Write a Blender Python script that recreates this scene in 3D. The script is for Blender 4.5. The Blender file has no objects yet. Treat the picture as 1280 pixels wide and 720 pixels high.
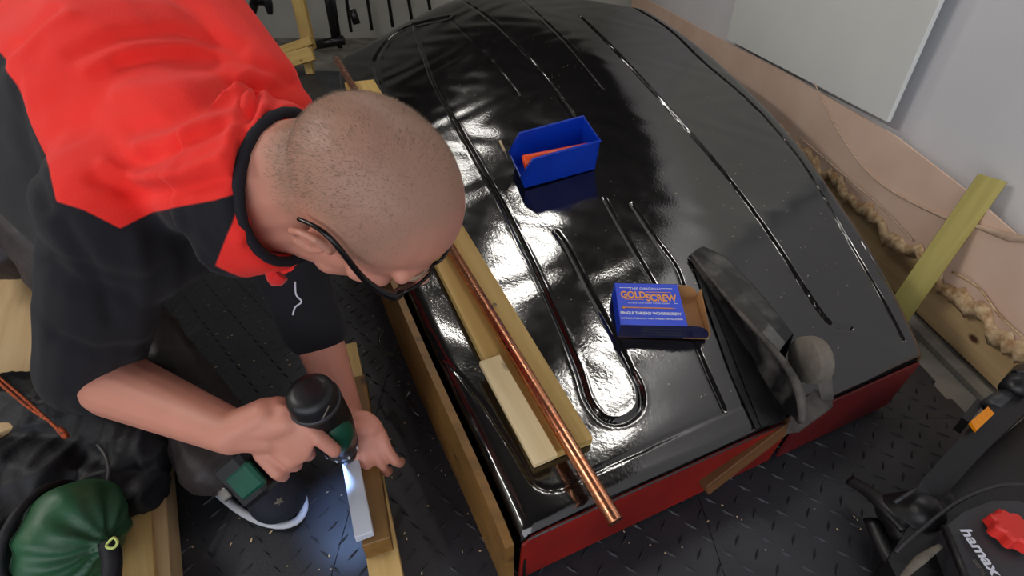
import bpy, bmesh, math, random
import numpy as np
from mathutils import Vector, Matrix
random.seed(4); rng = np.random.default_rng(4)
S = bpy.context.scene; COL = S.collection
# ---------------------------------------------------------------- camera
F = 620.0; PITCH = math.radians(36); CP, SP = math.cos(PITCH), math.sin(PITCH); HC = .80
cam = bpy.data.cameras.new('camera'); camo = bpy.data.objects.new('camera', cam); COL.objects.link(camo)
camo.location = (0, 0, HC); camo.rotation_euler = (math.radians(90 - 36), 0, 0)
cam.sensor_width = 36; cam.lens = F / 1280 * 36; cam.clip_start = .01
S.camera = camo
# ---------------------------------------------------------------- world, lamps, exposure
w = bpy.data.worlds.new('world'); S.world = w; w.use_nodes = True
w.node_tree.nodes['Background'].inputs[0].default_value = (.9, .93, 1, 1)
w.node_tree.nodes['Background'].inputs[1].default_value = 1.9
S.view_settings.view_transform = 'Standard'; S.view_settings.look = 'None'
S.view_settings.gamma = 1; S.view_settings.use_curve_mapping = False
S.view_settings.exposure = 0.12
def lamp_or_fill_tube(loc, target, length, strength, col):
    """bare fluorescent tube or added fill: a glowing cylinder under a slim white batten"""
    a = Vector(loc); d = (Vector(target) - a); d.z = 0; d.normalize(); side = Vector((-d.y, d.x, 0)); n = 14
    m = bpy.data.materials.new('tube_glow'); m.use_nodes = True; nt = m.node_tree; nt.nodes.clear()
    e = nt.nodes.new('ShaderNodeEmission'); e.inputs[0].default_value = (*col, 1); e.inputs[1].default_value = strength
    nt.links.new(e.outputs[0], nt.nodes.new('ShaderNodeOutputMaterial').inputs[0])
    V = []; Fc = []
    for k in (-1, 1):
        for i in range(n):
            q = 2 * math.pi * i / n; V.append(tuple(a + d * (k * length / 2) + side * (math.cos(q) * .026) + Vector((0, 0, math.sin(q) * .026))))
    for i in range(n): Fc.append((i, (i + 1) % n, n + (i + 1) % n, n + i))
    me = bpy.data.meshes.new('ceiling_lamp_or_fill'); me.from_pydata(V, [], Fc); me.materials.append(m)
    o = bpy.data.objects.new('ceiling_lamp_or_fill', me); COL.objects.link(o); o['kind'] = 'structure'
    bpy.context.view_layer.update(); return o
lamp_or_fill_tube((.68, 1.52, 2.33), (-.85, 3.15, 2.33), .50, 54, (1, .96, .9))
lamp_or_fill_tube((-.19, 2.35, 2.33), (-.85, 3.15, 2.33), .50, 54, (1, .96, .9))
lamp_or_fill_tube((-.95, 3.2, 2.33), (-1.5, 3.8, 2.33), .50, 25, (1, .96, .9))
lamp_or_fill_tube((-2.35, .5, 2.25), (-2.35, 3.15, 2.25), 1.5, 88, (1, .96, .91))  # added fill, unseen at the left, to brighten the right wall
# ---------------------------------------------------------------- pixel helpers (scene coordinates from the photograph)
CAM = Vector((0, 0, HC))
def C(px, py, d):
    u = (px - 640) / F; v = (py - 360) / F
    return Vector((u * d, (CP - SP * v) * d, HC - (SP + CP * v) * d))
def Z(px, py, z):
    v = (py - 360) / F
    return C(px, py, (HC - z) / (SP + CP * v))
def X(px, py, x):
    return C(px, py, x / ((px - 640) / F))
def Yy(px, py, y):
    v = (py - 360) / F
    return C(px, py, y / (CP - SP * v))
def project(co):
    co = np.asarray(co); h = HC - co[:, 2]
    d = co[:, 1] * CP + h * SP
    return 640 + F * co[:, 0] / d, 360 + F * (h * CP - co[:, 1] * SP) / d, d
def camdir(x, y, z):      # image right, image down, away
    return Vector((x, CP * z - SP * y, -SP * z - CP * y)).normalized()
# ---------------------------------------------------------------- materials
def lin(c): return tuple(((v / 255) / 12.92 if v / 255 <= .04045 else ((v / 255 + .055) / 1.055) ** 2.4) for v in c)
def nodes(name):
    m = bpy.data.materials.new(name); m.use_nodes = True
    nt = m.node_tree; b = nt.nodes['Principled BSDF']
    return m, nt, b
def N(nt, t, **k):
    n = nt.nodes.new(t)
    for a, v in k.items(): setattr(n, a, v)
    return n
def mat(name, c1, c2=None, rough=.6, metal=0, scale=20, bump=0, bscale=None, stretch=(1, 1, 1), r2=None, coat=0, sheen=0, spec=None, detail=4, dist=.002, cut=(.35, .65)):
    m, nt, b = nodes(name); L = nt.links.new
    b.inputs['Base Color'].default_value = (*lin(c1), 1); b.inputs['Roughness'].default_value = rough
    b.inputs['Metallic'].default_value = metal; b.inputs['Coat Weight'].default_value = coat
    if sheen: b.inputs['Sheen Weight'].default_value = sheen
    if spec is not None: b.inputs['Specular IOR Level'].default_value = spec
    tc = N(nt, 'ShaderNodeTexCoord'); mp = N(nt, 'ShaderNodeMapping'); mp.inputs['Scale'].default_value = stretch
    L(tc.outputs['Object'], mp.inputs['Vector'])
    if c2:
        n = N(nt, 'ShaderNodeTexNoise'); n.inputs['Scale'].default_value = scale; n.inputs['Detail'].default_value = detail
        L(mp.outputs[0], n.inputs['Vector'])
        r = N(nt, 'ShaderNodeValToRGB'); r.color_ramp.elements[0].position = cut[0]; r.color_ramp.elements[1].position = cut[1]
        r.color_ramp.elements[0].color = (*lin(c1), 1); r.color_ramp.elements[1].color = (*lin(c2), 1)
        L(n.outputs['Fac'], r.inputs[0]); L(r.outputs[0], b.inputs['Base Color'])
        if r2 is not None:
            q = N(nt, 'ShaderNodeMapRange'); q.inputs[1].default_value = .35; q.inputs[2].default_value = .65
            q.inputs[3].default_value = rough; q.inputs[4].default_value = r2
            L(n.outputs['Fac'], q.inputs[0]); L(q.outputs[0], b.inputs['Roughness'])
    if bump:
        n2 = N(nt, 'ShaderNodeTexNoise'); n2.inputs['Scale'].default_value = bscale or scale * 4; n2.inputs['Detail'].default_value = 5
        L(mp.outputs[0], n2.inputs['Vector'])
        bp = N(nt, 'ShaderNodeBump'); bp.inputs['Strength'].default_value = bump; bp.inputs['Distance'].default_value = dist
        L(n2.outputs['Fac'], bp.inputs['Height']); L(bp.outputs[0], b.inputs['Normal'])
    return m
def wood(name, c1, c2, c3=None, rough=.65):
    m, nt, b = nodes(name); L = nt.links.new
    b.inputs['Roughness'].default_value = rough
    tc = N(nt, 'ShaderNodeTexCoord'); oi = N(nt, 'ShaderNodeObjectInfo')
    ad = N(nt, 'ShaderNodeVectorMath', operation='ADD'); mp = N(nt, 'ShaderNodeMapping'); mp.inputs['Scale'].default_value = (2.2, 38, 38)
    L(tc.outputs['Object'], ad.inputs[0]); L(oi.outputs['Location'], ad.inputs[1]); L(ad.outputs[0], mp.inputs['Vector'])
    n = N(nt, 'ShaderNodeTexNoise'); n.inputs['Scale'].default_value = 1; n.inputs['Detail'].default_value = 6; n.inputs['Distortion'].default_value = .6
    L(mp.outputs[0], n.inputs['Vector'])
    r = N(nt, 'ShaderNodeValToRGB'); r.color_ramp.elements[0].position = .33; r.color_ramp.elements[1].position = .68
    r.color_ramp.elements[0].color = (*lin(c1), 1); r.color_ramp.elements[1].color = (*lin(c2), 1)
    L(n.outputs['Fac'], r.inputs[0])
    v = N(nt, 'ShaderNodeTexVoronoi'); v.inputs['Scale'].default_value = 1
    mp2 = N(nt, 'ShaderNodeMapping'); mp2.inputs['Scale'].default_value = (7, 12, 12); L(ad.outputs[0], mp2.inputs['Vector']); L(mp2.outputs[0], v.inputs['Vector'])
    r2 = N(nt, 'ShaderNodeValToRGB'); r2.color_ramp.elements[0].position = .06; r2.color_ramp.elements[1].position = .13
    r2.color_ramp.elements[0].color = (1, 1, 1, 1); r2.color_ramp.elements[1].color = (0, 0, 0, 1); L(v.outputs['Distance'], r2.inputs[0])
    mx = N(nt, 'ShaderNodeMix', data_type='RGBA'); mx.inputs['B'].default_value = (*lin(c3 or [x * .55 for x in c1]), 1)
    L(r2.outputs[0], mx.inputs['Factor']); L(r.outputs[0], mx.inputs['A']); L(mx.outputs['Result'], b.inputs['Base Color'])
    bp = N(nt, 'ShaderNodeBump'); bp.inputs['Strength'].default_value = .25; bp.inputs['Distance'].default_value = .001
    L(n.outputs['Fac'], bp.inputs['Height']); L(bp.outputs[0], b.inputs['Normal'])
    return m
def split_mat(name, attr, ca, cb, rough, sheen=0, bump=.3, bscale=700, soft=.0006, var=.0, spec=None):
    """two cloth or skin colours divided along a seam stored as a signed distance on the mesh"""
    m, nt, b = nodes(name); L = nt.links.new
    b.inputs['Roughness'].default_value = rough; b.inputs['Sheen Weight'].default_value = sheen
    if spec is not None: b.inputs['Specular IOR Level'].default_value = spec
    a = N(nt, 'ShaderNodeAttribute', attribute_name=attr)
    q = N(nt, 'ShaderNodeMapRange'); q.inputs[1].default_value = -soft; q.inputs[2].default_value = soft
    tc = N(nt, 'ShaderNodeTexCoord')
    n1 = N(nt, 'ShaderNodeTexNoise'); n1.inputs['Scale'].default_value = 14; n1.inputs['Detail'].default_value = 5; L(tc.outputs['Object'], n1.inputs['Vector'])
    if var:
        s1 = N(nt, 'ShaderNodeMath', operation='MULTIPLY_ADD'); s1.inputs[1].default_value = var; s1.inputs[2].default_value = -var / 2
        s2 = N(nt, 'ShaderNodeMath', operation='ADD'); L(n1.outputs['Fac'], s1.inputs[0]); L(a.outputs['Fac'], s2.inputs[0]); L(s1.outputs[0], s2.inputs[1]); L(s2.outputs[0], q.inputs[0])
    else: L(a.outputs['Fac'], q.inputs[0])
    def tone(c, k):
        h = N(nt, 'ShaderNodeMix', data_type='RGBA'); L(n1.outputs['Fac'], h.inputs['Factor'])
        h.inputs['A'].default_value = (*[x * (1 - k) for x in lin(c)], 1); h.inputs['B'].default_value = (*[x * (1 + k) for x in lin(c)], 1); return h
    A = tone(ca, .10); B = tone(cb, .10)
    mx = N(nt, 'ShaderNodeMix', data_type='RGBA'); L(q.outputs[0], mx.inputs['Factor'])
    L(A.outputs['Result'], mx.inputs['A']); L(B.outputs['Result'], mx.inputs['B']); L(mx.outputs['Result'], b.inputs['Base Color'])
    n = N(nt, 'ShaderNodeTexNoise'); n.inputs['Scale'].default_value = bscale; L(tc.outputs['Object'], n.inputs['Vector'])
    bp = N(nt, 'ShaderNodeBump'); bp.inputs['Strength'].default_value = bump; bp.inputs['Distance'].default_value = .0008
    L(n.outputs['Fac'], bp.inputs['Height']); L(bp.outputs[0], b.inputs['Normal'])
    return m, b
M = {}
M['white_wall'] = mat('white_paint', (226, 226, 230), (220, 220, 224), .8, scale=3, bump=.08, bscale=60)
M['white_board'] = mat('whiteboard_white', (236, 238, 235), (231, 234, 231), .35, scale=4)
M['grey_wall'] = mat('grey_block', (170, 168, 160), (158, 156, 148), .85, scale=3, bump=.2)
M['ceiling'] = mat('ceiling_board', (60, 58, 56), (48, 47, 46), .9, scale=2)
M['concrete'] = mat('concrete', (150, 146, 138), (112, 108, 102), .9, scale=9, bump=.3, bscale=120)
M['mat'] = mat('foam_mat', (52, 54, 60), (40, 42, 48), .42, scale=6, bump=.25, bscale=260, r2=.55)
M['black_gloss'] = mat('black_gloss_paint', (14, 13, 14), (20, 18, 19), .085, scale=30, bump=.16, bscale=170, r2=.13, dist=.0012)
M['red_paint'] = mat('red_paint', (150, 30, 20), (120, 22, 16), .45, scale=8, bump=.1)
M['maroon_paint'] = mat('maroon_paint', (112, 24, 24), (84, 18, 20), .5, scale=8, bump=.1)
M['pine'] = wood('pine', (196, 160, 96), (222, 190, 128))
M['pale_pine'] = wood('pale_pine', (222, 196, 146), (238, 216, 172))
M['treated'] = wood('treated_pine', (158, 146, 74), (186, 172, 98))
M['yellow_pine'] = wood('yellow_pine', (190, 154, 84), (212, 180, 112))
M['brown_ply'] = wood('brown_ply', (112, 80, 38), (140, 102, 52), (70, 42, 20), rough=.45)
M['old_ply'] = wood('old_ply', (196, 162, 116), (214, 184, 138), (84, 48, 26))
M['dark_wood'] = wood('dark_wood', (96, 62, 34), (120, 80, 44))
M['tan_board'] = mat('tan_hardboard', (226, 192, 170), (234, 204, 184), .75, scale=5, bump=.1)
M['torn'] = mat('torn_fibre', (228, 202, 162), (176, 136, 96), .9, scale=60, bump=.6, bscale=200)
M['strip'] = mat('pale_strip', (214, 188, 166), (196, 166, 144), .6, scale=30)
M['copper'] = mat('copper', (236, 168, 132), (214, 136, 100), .24, metal=1, scale=30, stretch=(.3, 3, 3), r2=.34)
M['copper_in'] = mat('copper_dark', (110, 60, 44), None, .5, metal=1)
M['blue_plastic'] = mat('blue_plastic', (8, 62, 190), (6, 54, 178), .33, scale=10)
M['orange_plastic'] = mat('orange_plastic', (244, 84, 30), None, .35)
M['card_blue'] = mat('printed_blue_card', (14, 62, 214), (20, 74, 226), .42, scale=8)
M['card_dark'] = mat('printed_navy_card', (22, 24, 66), (40, 40, 70), .35, scale=60)
M['card'] = mat('brown_card', (186, 138, 88), (172, 124, 78), .8, scale=12)
M['gold'] = mat('gold_print', (240, 160, 50), None, .4)
M['white'] = mat('white_print', (225, 228, 240), None, .45)
M['black_plastic'] = mat('black_plastic', (22, 22, 25), (28, 28, 31), .38, scale=20, bump=.1, bscale=500)
M['dark_plastic'] = mat('dark_grey_plastic', (50, 50, 54), (58, 58, 62), .42, scale=10, bump=.15, bscale=700)
M['green_plastic'] = mat('green_plastic', (8, 84, 62), (6, 70, 54), .4, scale=20)
M['red_plastic'] = mat('red_plastic', (226, 52, 44), None, .45)
M['reflector'] = mat('amber_reflector', (255, 160, 20), (240, 140, 10), .25, scale=300)
M['steel'] = mat('dull_steel', (170, 166, 160), (120, 116, 110), .35, metal=.9, scale=60)
M['black_steel'] = mat('black_painted_steel', (16, 16, 18), (26, 25, 27), .3, scale=30, bump=.15, bscale=140)
M['worn_steel'] = mat('worn_black_steel', (18, 17, 19), (92, 88, 84), .35, scale=16, bump=.2, bscale=140, cut=(.5, .72))
M['dusty_steel'] = mat('dusty_steel', (96, 89, 84), (58, 54, 52), .65, scale=22, bump=.2, bscale=140, cut=(.4, .62))
M['rubber'] = mat('grey_rubber', (124, 116, 104), (98, 92, 84), .8, scale=30, bump=.2)
M['white_wood'] = mat('white_painted_block', (206, 212, 226), (196, 200, 214), .5, scale=12)
M['trouser'] = mat('dark_work_trousers', (44, 38, 40), (58, 50, 50), .55, scale=14, bump=.5, bscale=30, dist=.006)
M['navy_shoe'] = mat('navy_shoe_fabric', (14, 18, 32), (20, 24, 40), .8, scale=200, bump=.4, bscale=600)
M['sole'] = mat('white_sole', (200, 202, 210), None, .6)
M['black_cloth'] = mat('black_nylon', (11, 11, 16), (18, 18, 25), .62, scale=10, bump=.5, bscale=25, dist=.01)
M['green_nylon'] = mat('green_ripstop', (46, 96, 62), (38, 82, 54), .45, scale=6, bump=.4, bscale=40, dist=.004)
M['cord_orange'] = mat('orange_cord', (214, 92, 34), (90, 40, 20), .7, scale=300)
M['cord_lime'] = mat('lime_cord', (196, 210, 120), None, .7)
M['navy'] = mat('navy_trim', (16, 15, 26), None, .85)
M['red_cloth'] = mat('red_fleece_collar', (228, 32, 28), (214, 28, 24), .85, scale=30, bump=.3, bscale=500, sheen=.3)
M['hairm'] = mat('cropped_hair', (128, 106, 88), (160, 138, 116), .6, scale=50)
M['frame'] = mat('glasses_frame', (14, 13, 16), None, .25)
M['grey_dark'] = mat('dark_grey', (66, 66, 68), None, .5)
def glass():
    m, nt, b = nodes('lens_glass'); b.inputs['Transmission Weight'].default_value = 1; b.inputs['Roughness'].default_value = .02; b.inputs['IOR'].default_value = 1.2; return m
M['glass'] = glass()
M['black_gloss'].node_tree.nodes['Principled BSDF'].inputs['IOR'].default_value = 1.95
# ---------------------------------------------------------------- object helpers
def link(name, me, m=None, parent=None):
    o = bpy.data.objects.new(name, me); COL.objects.link(o)
    if m is not None: me.materials.append(M[m] if isinstance(m, str) else m)
    if parent: o.parent = parent
    return o
def tag(o, label=None, cat=None, group=None, kind=None):
    if label: o['label'] = label
    if cat: o['category'] = cat
    if group: o['group'] = group
    if kind: o['kind'] = kind
    return o
def empty(name, loc, label, cat, group=None):
    o = bpy.data.objects.new(name, None); COL.objects.link(o); o.location = loc; o.empty_display_size = .05
    return tag(o, label, cat, group)
def keep(o, parent):                # parent without moving
    o.parent = parent; o.matrix_parent_inverse = Matrix.Translation(-Vector(parent.location)); return o
def me_of(name, V, Fc, smooth=False):
    me = bpy.data.meshes.new(name); me.from_pydata([tuple(v) for v in V], [], [tuple(f) for f in Fc]); me.update()
    if smooth: me.shade_smooth()
    return me
def add(name, V, Fc, m, parent=None, smooth=False):
    o = link(name, me_of(name, V, Fc, smooth), m)
    if parent: keep(o, parent)
    return o
def fin(bm, name, m, parent=None, smooth=False):
    bmesh.ops.recalc_face_normals(bm, faces=bm.faces)
    me = bpy.data.meshes.new(name); bm.to_mesh(me); bm.free()
    if smooth: me.shade_smooth()
    o = link(name, me, m)
    if parent: keep(o, parent)
    return o
def frame(dirv, up):
    x = Vector(dirv).normalized(); y = Vector(up).cross(x).normalized(); z = x.cross(y)
    return x, y, z
def board(name, p0, p1, width, thick, up, m, parent=None, bev=.0012, shift=0, end_cut=0):
    """plank whose TOP face runs p0 to p1 along its middle; local X is the grain"""
    p0, p1 = Vector(p0), Vector(p1); x, y, z = frame(p1 - p0, up); Ln = (p1 - p0).length
    bm = bmesh.new(); bmesh.ops.create_cube(bm, size=1)
    for v in bm.verts:
        v.co = Vector((v.co.x * Ln, v.co.y * width, v.co.z * thick))
        if v.co.x > 0: v.co.x += end_cut * (1 if v.co.y > 0 else -1)
    if bev: bmesh.ops.bevel(bm, geom=bm.edges[:], offset=bev, segments=1, affect='EDGES')
    me = bpy.data.meshes.new(name); bm.to_mesh(me); bm.free()
    o = link(name, me, m)
    R = Matrix((x, y, z)).transposed().to_4x4()
    o.matrix_world = Matrix.Translation((p0 + p1) / 2 - z * thick / 2 + y * shift) @ R
    if parent: o.parent = parent; o.matrix_parent_inverse = Matrix.Translation(-Vector(parent.location))
    return o
def tube(name, pts, r, m, parent=None, n=10, closed=False, smooth=True, flat=1.0, res=0):
    pts = [Vector(p) for p in pts]
    if res: pts = spline(pts, res, closed)
    k = len(pts); rr = r if hasattr(r, '__len__') else [r] * k
    if len(rr) != k: rr = list(np.interp(np.linspace(0, 1, k), np.linspace(0, 1, len(rr)), rr))
    V = []; Fc = []; prev = None
    for i, p in enumerate(pts):
        a = pts[(i - 1) % k] if (closed or i) else p; b = pts[(i + 1) % k] if (closed or i < k - 1) else p
        t = (b - a).normalized()
        if prev is None:
            ref = Vector((0, 0, 1)) if abs(t.z) < .9 else Vector((1, 0, 0)); nx = t.cross(ref).normalized()
        else: nx = (prev - t * prev.dot(t)).normalized()
        prev = nx; ny = t.cross(nx)
        for j in range(n):
            q = 2 * math.pi * j / n; V.append(p + (nx * math.cos(q) + ny * math.sin(q) * flat) * rr[i])
    for i in range(k if closed else k - 1):
        for j in range(n):
            a, b = i * n + j, i * n + (j + 1) % n; c, d = ((i + 1) % k) * n + (j + 1) % n, ((i + 1) % k) * n + j
            Fc.append((a, b, c, d))
    if not closed: Fc.append(tuple(range(n))[::-1]); Fc.append(tuple(range((k - 1) * n, k * n)))
    o = add(name, V, Fc, m, parent, smooth)
    return o
def spline(pts, res, closed=False):
    out = []; k = len(pts)
    for i in range(k if closed else k - 1):
        if closed: p = [pts[(i + j) % k] for j in (-1, 0, 1, 2)]
        else: p = [pts[max(0, i - 1)], pts[i], pts[i + 1], pts[min(k - 1, i + 2)]]
        for j in range(res):
            t = j / res
            out.append(.5 * (2 * p[1] + (p[2] - p[0]) * t + (2 * p[0] - 5 * p[1] + 4 * p[2] - p[3]) * t * t + (3 * p[1] - 3 * p[2] + p[3] - p[0]) * t ** 3))
    if not closed: out.append(pts[-1])
    return out
def cap_geo(p, q, r1, r2, n=16, m=7):
    p, q = Vector(p), Vector(q); d = q - p; L_ = d.length
    t = d.normalized() if L_ > 1e-6 else Vector((0, 0, 1))
    ref = Vector((0, 0, 1)) if abs(t.z) < .9 else Vector((1, 0, 0)); nx = t.cross(ref).normalized(); ny = t.cross(nx)
    V = [p - t * r1]; Fc = []; rings = []
    for i in range(1, m): a = math.pi / 2 * i / m; rings.append((p - t * r1 * math.cos(a), r1 * math.sin(a)))
    rings.append((p, r1)); rings.append((q, r2))
    for i in range(1, m): a = math.pi / 2 * i / m; rings.append((q + t * r2 * math.sin(a), r2 * math.cos(a)))
    for c, r in rings:
        for j in range(n): g = 2 * math.pi * j / n; V.append(c + (nx * math.cos(g) + ny * math.sin(g)) * r)
    V.append(q + t * r2); K = len(rings)
    for j in range(n): Fc.append((0, 1 + (j + 1) % n, 1 + j))
    for i in range(K - 1):
        for j in range(n): Fc.append((1 + i * n + j, 1 + i * n + (j + 1) % n, 1 + (i + 1) * n + (j + 1) % n, 1 + (i + 1) * n + j))
    for j in range(n): Fc.append((len(V) - 1, 1 + (K - 1) * n + j, 1 + (K - 1) * n + (j + 1) % n))
    return V, Fc
def ell_geo(c, ax, rad, n=24, m=16):
    V = []; Fc = []; c = Vector(c)
    for i in range(m + 1):
        th = math.pi * i / m
        for j in range(n):
            ph = 2 * math.pi * j / n
            V.append(c + ax[0] * (rad[0] * math.sin(th) * math.cos(ph)) + ax[1] * (rad[1] * math.sin(th) * math.sin(ph)) + ax[2] * (rad[2] * math.cos(th)))
    for i in range(m):
        for j in range(n):
            Fc.append((i * n + j, (i + 1) * n + j, (i + 1) * n + (j + 1) % n, i * n + (j + 1) % n))
    return V, Fc
AX = (Vector((1, 0, 0)), Vector((0, 1, 0)), Vector((0, 0, 1)))
def blob(shapes, voxel, smooth=6, factor=.5, fine=0):
    """one continuous skin over overlapping volumes"""
    V = []; Fc = []
    for s in shapes:
        if s[0] == 'c': v, f = cap_geo(*s[1:])
        elif s[0] == 'e': v, f = ell_geo(*s[1:])
        else: v, f = s[1], s[2]
        k = len(V); V += v; Fc += [tuple(i + k for i in q) for q in f]
    me = me_of('tmp', V, Fc); bm = bmesh.new(); bm.from_mesh(me); bmesh.ops.remove_doubles(bm, verts=bm.verts, dist=1e-6)
    bmesh.ops.recalc_face_normals(bm, faces=bm.faces); bm.to_mesh(me); bm.free()
    o = bpy.data.objects.new('tmp', me); COL.objects.link(o)
    r = o.modifiers.new('r', 'REMESH'); r.mode = 'VOXEL'; r.voxel_size = voxel
    if smooth: s = o.modifiers.new('s', 'SMOOTH'); s.iterations = smooth; s.factor = factor
    dg = bpy.context.evaluated_depsgraph_get(); ev = o.evaluated_get(dg)
    out = bpy.data.meshes.new_from_object(ev); bpy.data.objects.remove(o); bpy.data.meshes.remove(me)
    out.shade_smooth(); return out
def coords(me):
    a = np.empty(len(me.vertices) * 3); me.vertices.foreach_get('co', a); return a.reshape(-1, 3)
def normals(me):
    a = np.empty(len(me.vertices) * 3); me.vertices.foreach_get('normal', a); return a.reshape(-1, 3)
def setco(me, a): me.vertices.foreach_set('co', a.ravel()); me.update()
def seg_dist(P, poly):
    """distance of 2-D points to a polyline"""
    best = np.full(len(P), 1e9)
    for a, b in zip(poly[:-1], poly[1:]):
        a = np.array(a, float); b = np.array(b, float); d = b - a
        t = np.clip(((P - a) @ d) / max(d @ d, 1e-12), 0, 1); q = a + t[:, None] * d
        best = np.minimum(best, np.hypot(*(P - q).T))
    return best
def inside(P, poly):
    res = np.zeros(len(P), bool); n = len(poly)
    for i in range(n):
        x1, y1 = poly[i]; x2, y2 = poly[(i + 1) % n]
        if y1 == y2: continue
        c = ((y1 > P[:, 1]) != (y2 > P[:, 1])) & (P[:, 0] < (x2 - x1) * (P[:, 1] - y1) / (y2 - y1) + x1); res ^= c
    return res
def text_mesh(txt, size, extrude=.0002, sx=1.0, bold=0):
    cu = bpy.data.curves.new('t', 'FONT'); cu.body = txt; cu.size = size; cu.extrude = extrude; cu.align_x = 'CENTER'; cu.align_y = 'CENTER'; cu.offset = bold
    o = bpy.data.objects.new('t', cu); COL.objects.link(o); dg = bpy.context.evaluated_depsgraph_get()
    me = bpy.data.meshes.new_from_object(o.evaluated_get(dg)); bpy.data.objects.remove(o); bpy.data.curves.remove(cu)
    for v in me.vertices: v.co.x *= sx
    return me
def text(name, txt, size, mtx, m, parent, sx=1.0, bold=0, extrude=.0002):
    me = text_mesh(txt, size, extrude, sx, bold); me.transform(mtx); o = link(name, me, m); keep(o, parent); return o
# ================================================================ ROOM
WX = 1.08
def wallq(name, V, m):
    V = [Vector(v) for v in V]; n = (V[1] - V[0]).cross(V[2] - V[0]).normalized() * .1
    W = V + [v - n for v in V]
    o = add(name, W, [(0, 1, 2, 3), (7, 6, 5, 4), (0, 4, 5, 1), (1, 5, 6, 2), (2, 6, 7, 3), (3, 7, 4, 0)], m); o['kind'] = 'structure'; return o
wallq('floor', [(-3, -2, -.012), (WX, -2, -.012), (WX, 5, -.012), (-3, 5, -.012)], 'concrete')
wallq('wall_right', [(WX, -2, 2.6), (WX, 5, 2.6), (WX, 5, -.012), (WX, -2, -.012)], 'white_wall')
wallq('wall_back', [(-3, 5, -.012), (WX, 5, -.012), (WX, 5, 2.6), (-3, 5, 2.6)], 'grey_wall')
wallq('wall_left', [(-3, -2, -.012), (-3, 5, -.012), (-3, 5, 2.6), (-3, -2, 2.6)], 'grey_wall')
wallq('wall_front', [(-3, -2, 2.2), (-3, -2, 2.6), (WX, -2, 2.6), (WX, -2, 2.2)], 'grey_wall')
wallq('ceiling', [(-3, -2, 2.6), (-3, 5, 2.6), (WX, 5, 2.6), (WX, -2, 2.6)], 'ceiling')
# interlocking foam mats with raised tread bars
TREAD = []
def make_mat(x0, y0, sz, k):
    V = []; pts = []
    n = 12; st = sz / n
    def edge(ax, ay, dx, dy, nx, ny, teeth):
        out = []
        for i in range(n):
            o = .012 if (teeth and i % 2) else 0
            a = (ax + dx * st * i + nx * o, ay + dy * st * i + ny * o); b = (ax + dx * st * (i + 1) + nx * o, ay + dy * st * (i + 1) + ny * o)
            out += [a, b]
        return out
    pts = edge(x0, y0, 1, 0, 0, 1, 0) + edge(x0 + sz, y0, 0, 1, -1, 0, k) + edge(x0 + sz, y0 + sz, -1, 0, 0, -1, 0) + edge(x0, y0 + sz, 0, -1, 1, 0, 0)
    P = []
    for p in pts:
        if not P or (abs(P[-1][0] - p[0]) + abs(P[-1][1] - p[1])) > 1e-6: P.append(p)
    if abs(P[0][0] - P[-1][0]) + abs(P[0][1] - P[-1][1]) < 1e-6: P.pop()
    bm = bmesh.new(); f = bm.faces.new([bm.verts.new((x, y, 0)) for x, y in P])
    r = bmesh.ops.extrude_face_region(bm, geom=[f]); 
    for g in r['geom']:
        if isinstance(g, bmesh.types.BMVert): g.co.z = -.012
    bmesh.ops.triangulate(bm, faces=[q for q in bm.faces if len(q.verts) > 4])
    return fin(bm, 'foam_tile', 'mat', MATS)
MATS = empty('foam_mat', (0, 0, 0), 'dark grey interlocking foam mats with tread-plate pattern covering the garage floor', 'floor mat')
MSZ = .6; mx0 = .925 - 4 * MSZ - .0; my0 = .655
for i in range(-2, 4):
    for j in range(-3, 5):
        make_mat(mx0 + i * MSZ, my0 + j * MSZ, MSZ - .0012, i == 3)
V = []; Fc = []
p = .032; seen = 0
for i in range(-100, 100):
    for j in range(-100, 100):
        x = (i) * p * .71; y = (j) * p * .71
        if (i + j) % 2: continue
        X0 = mx0 - 2 * MSZ; 
        if not (X0 + .01 < x < mx0 + 4 * MSZ - .03 and -1.1 < y < 3.0): continue
        if x > -.2 and y < .0: continue
        a = math.radians(45 + 12) if ((i + j) // 2) % 2 else math.radians(-45 + 12)
        L2, W2, H = .012, .0026, .0026; c, s = math.cos(a), math.sin(a); k = len(V)
        for (lx, ly, z) in ((-L2, 0, 0), (0, -W2, 0), (L2, 0, 0), (0, W2, 0), (-L2 * .55, 0, H), (L2 * .55, 0, H)):
            V.append((x + lx * c - ly * s, y + lx * s + ly * c, z))
        Fc += [(k, k + 1, k + 4), (k + 1, k + 5, k + 4), (k + 1, k + 2, k + 5), (k + 2, k + 3, k + 5), (k + 3, k + 4, k + 5), (k + 3, k, k + 4)]
tr = add('raised_tread', V, Fc, 'mat', MATS); tr['kind'] = 'stuff'
# ================================================================ MOULDED SHELL
OX, OY = Z(652, 668, .15).to_2d(); FRp = Z(1156, 444, .15)
A2 = np.array([FRp.x - OX, FRp.y - OY]); AL = np.linalg.norm(A2); A2 /= AL; B2 = np.array([-A2[1], A2[0]])
def hsurf(x, y):
    dx = np.asarray(x) - OX; dy = np.asarray(y) - OY
    b = dx * B2[0] + dy * B2[1]; a = dx * A2[0] + dy * A2[1]
    t = b / 1.8; s = np.clip(a / .8, 0, 1.3); s = s * s * (3 - 2 * np.minimum(s, 1)) * (s <= 1) + (s > 1) * 1.0
    tt = np.clip(t, -.2, 1.3)
    zl = .15 + .235 * tt; zr = .15 + .64 * tt - .19 * tt * tt
    return zl * (1 - s) + zr * s
def surf(px, py, off=0.0):
    z = .2
    for _ in range(60):
        q = Z(px, py, z); z = .6 * z + .4 * (float(hsurf(q.x, q.y)) + off)
    return Z(px, py, z)
Lpx = [(652, 668), (600, 555), (545, 440), (500, 340), (462, 245), (435, 150), (424, 95), (427, 55)]
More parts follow.
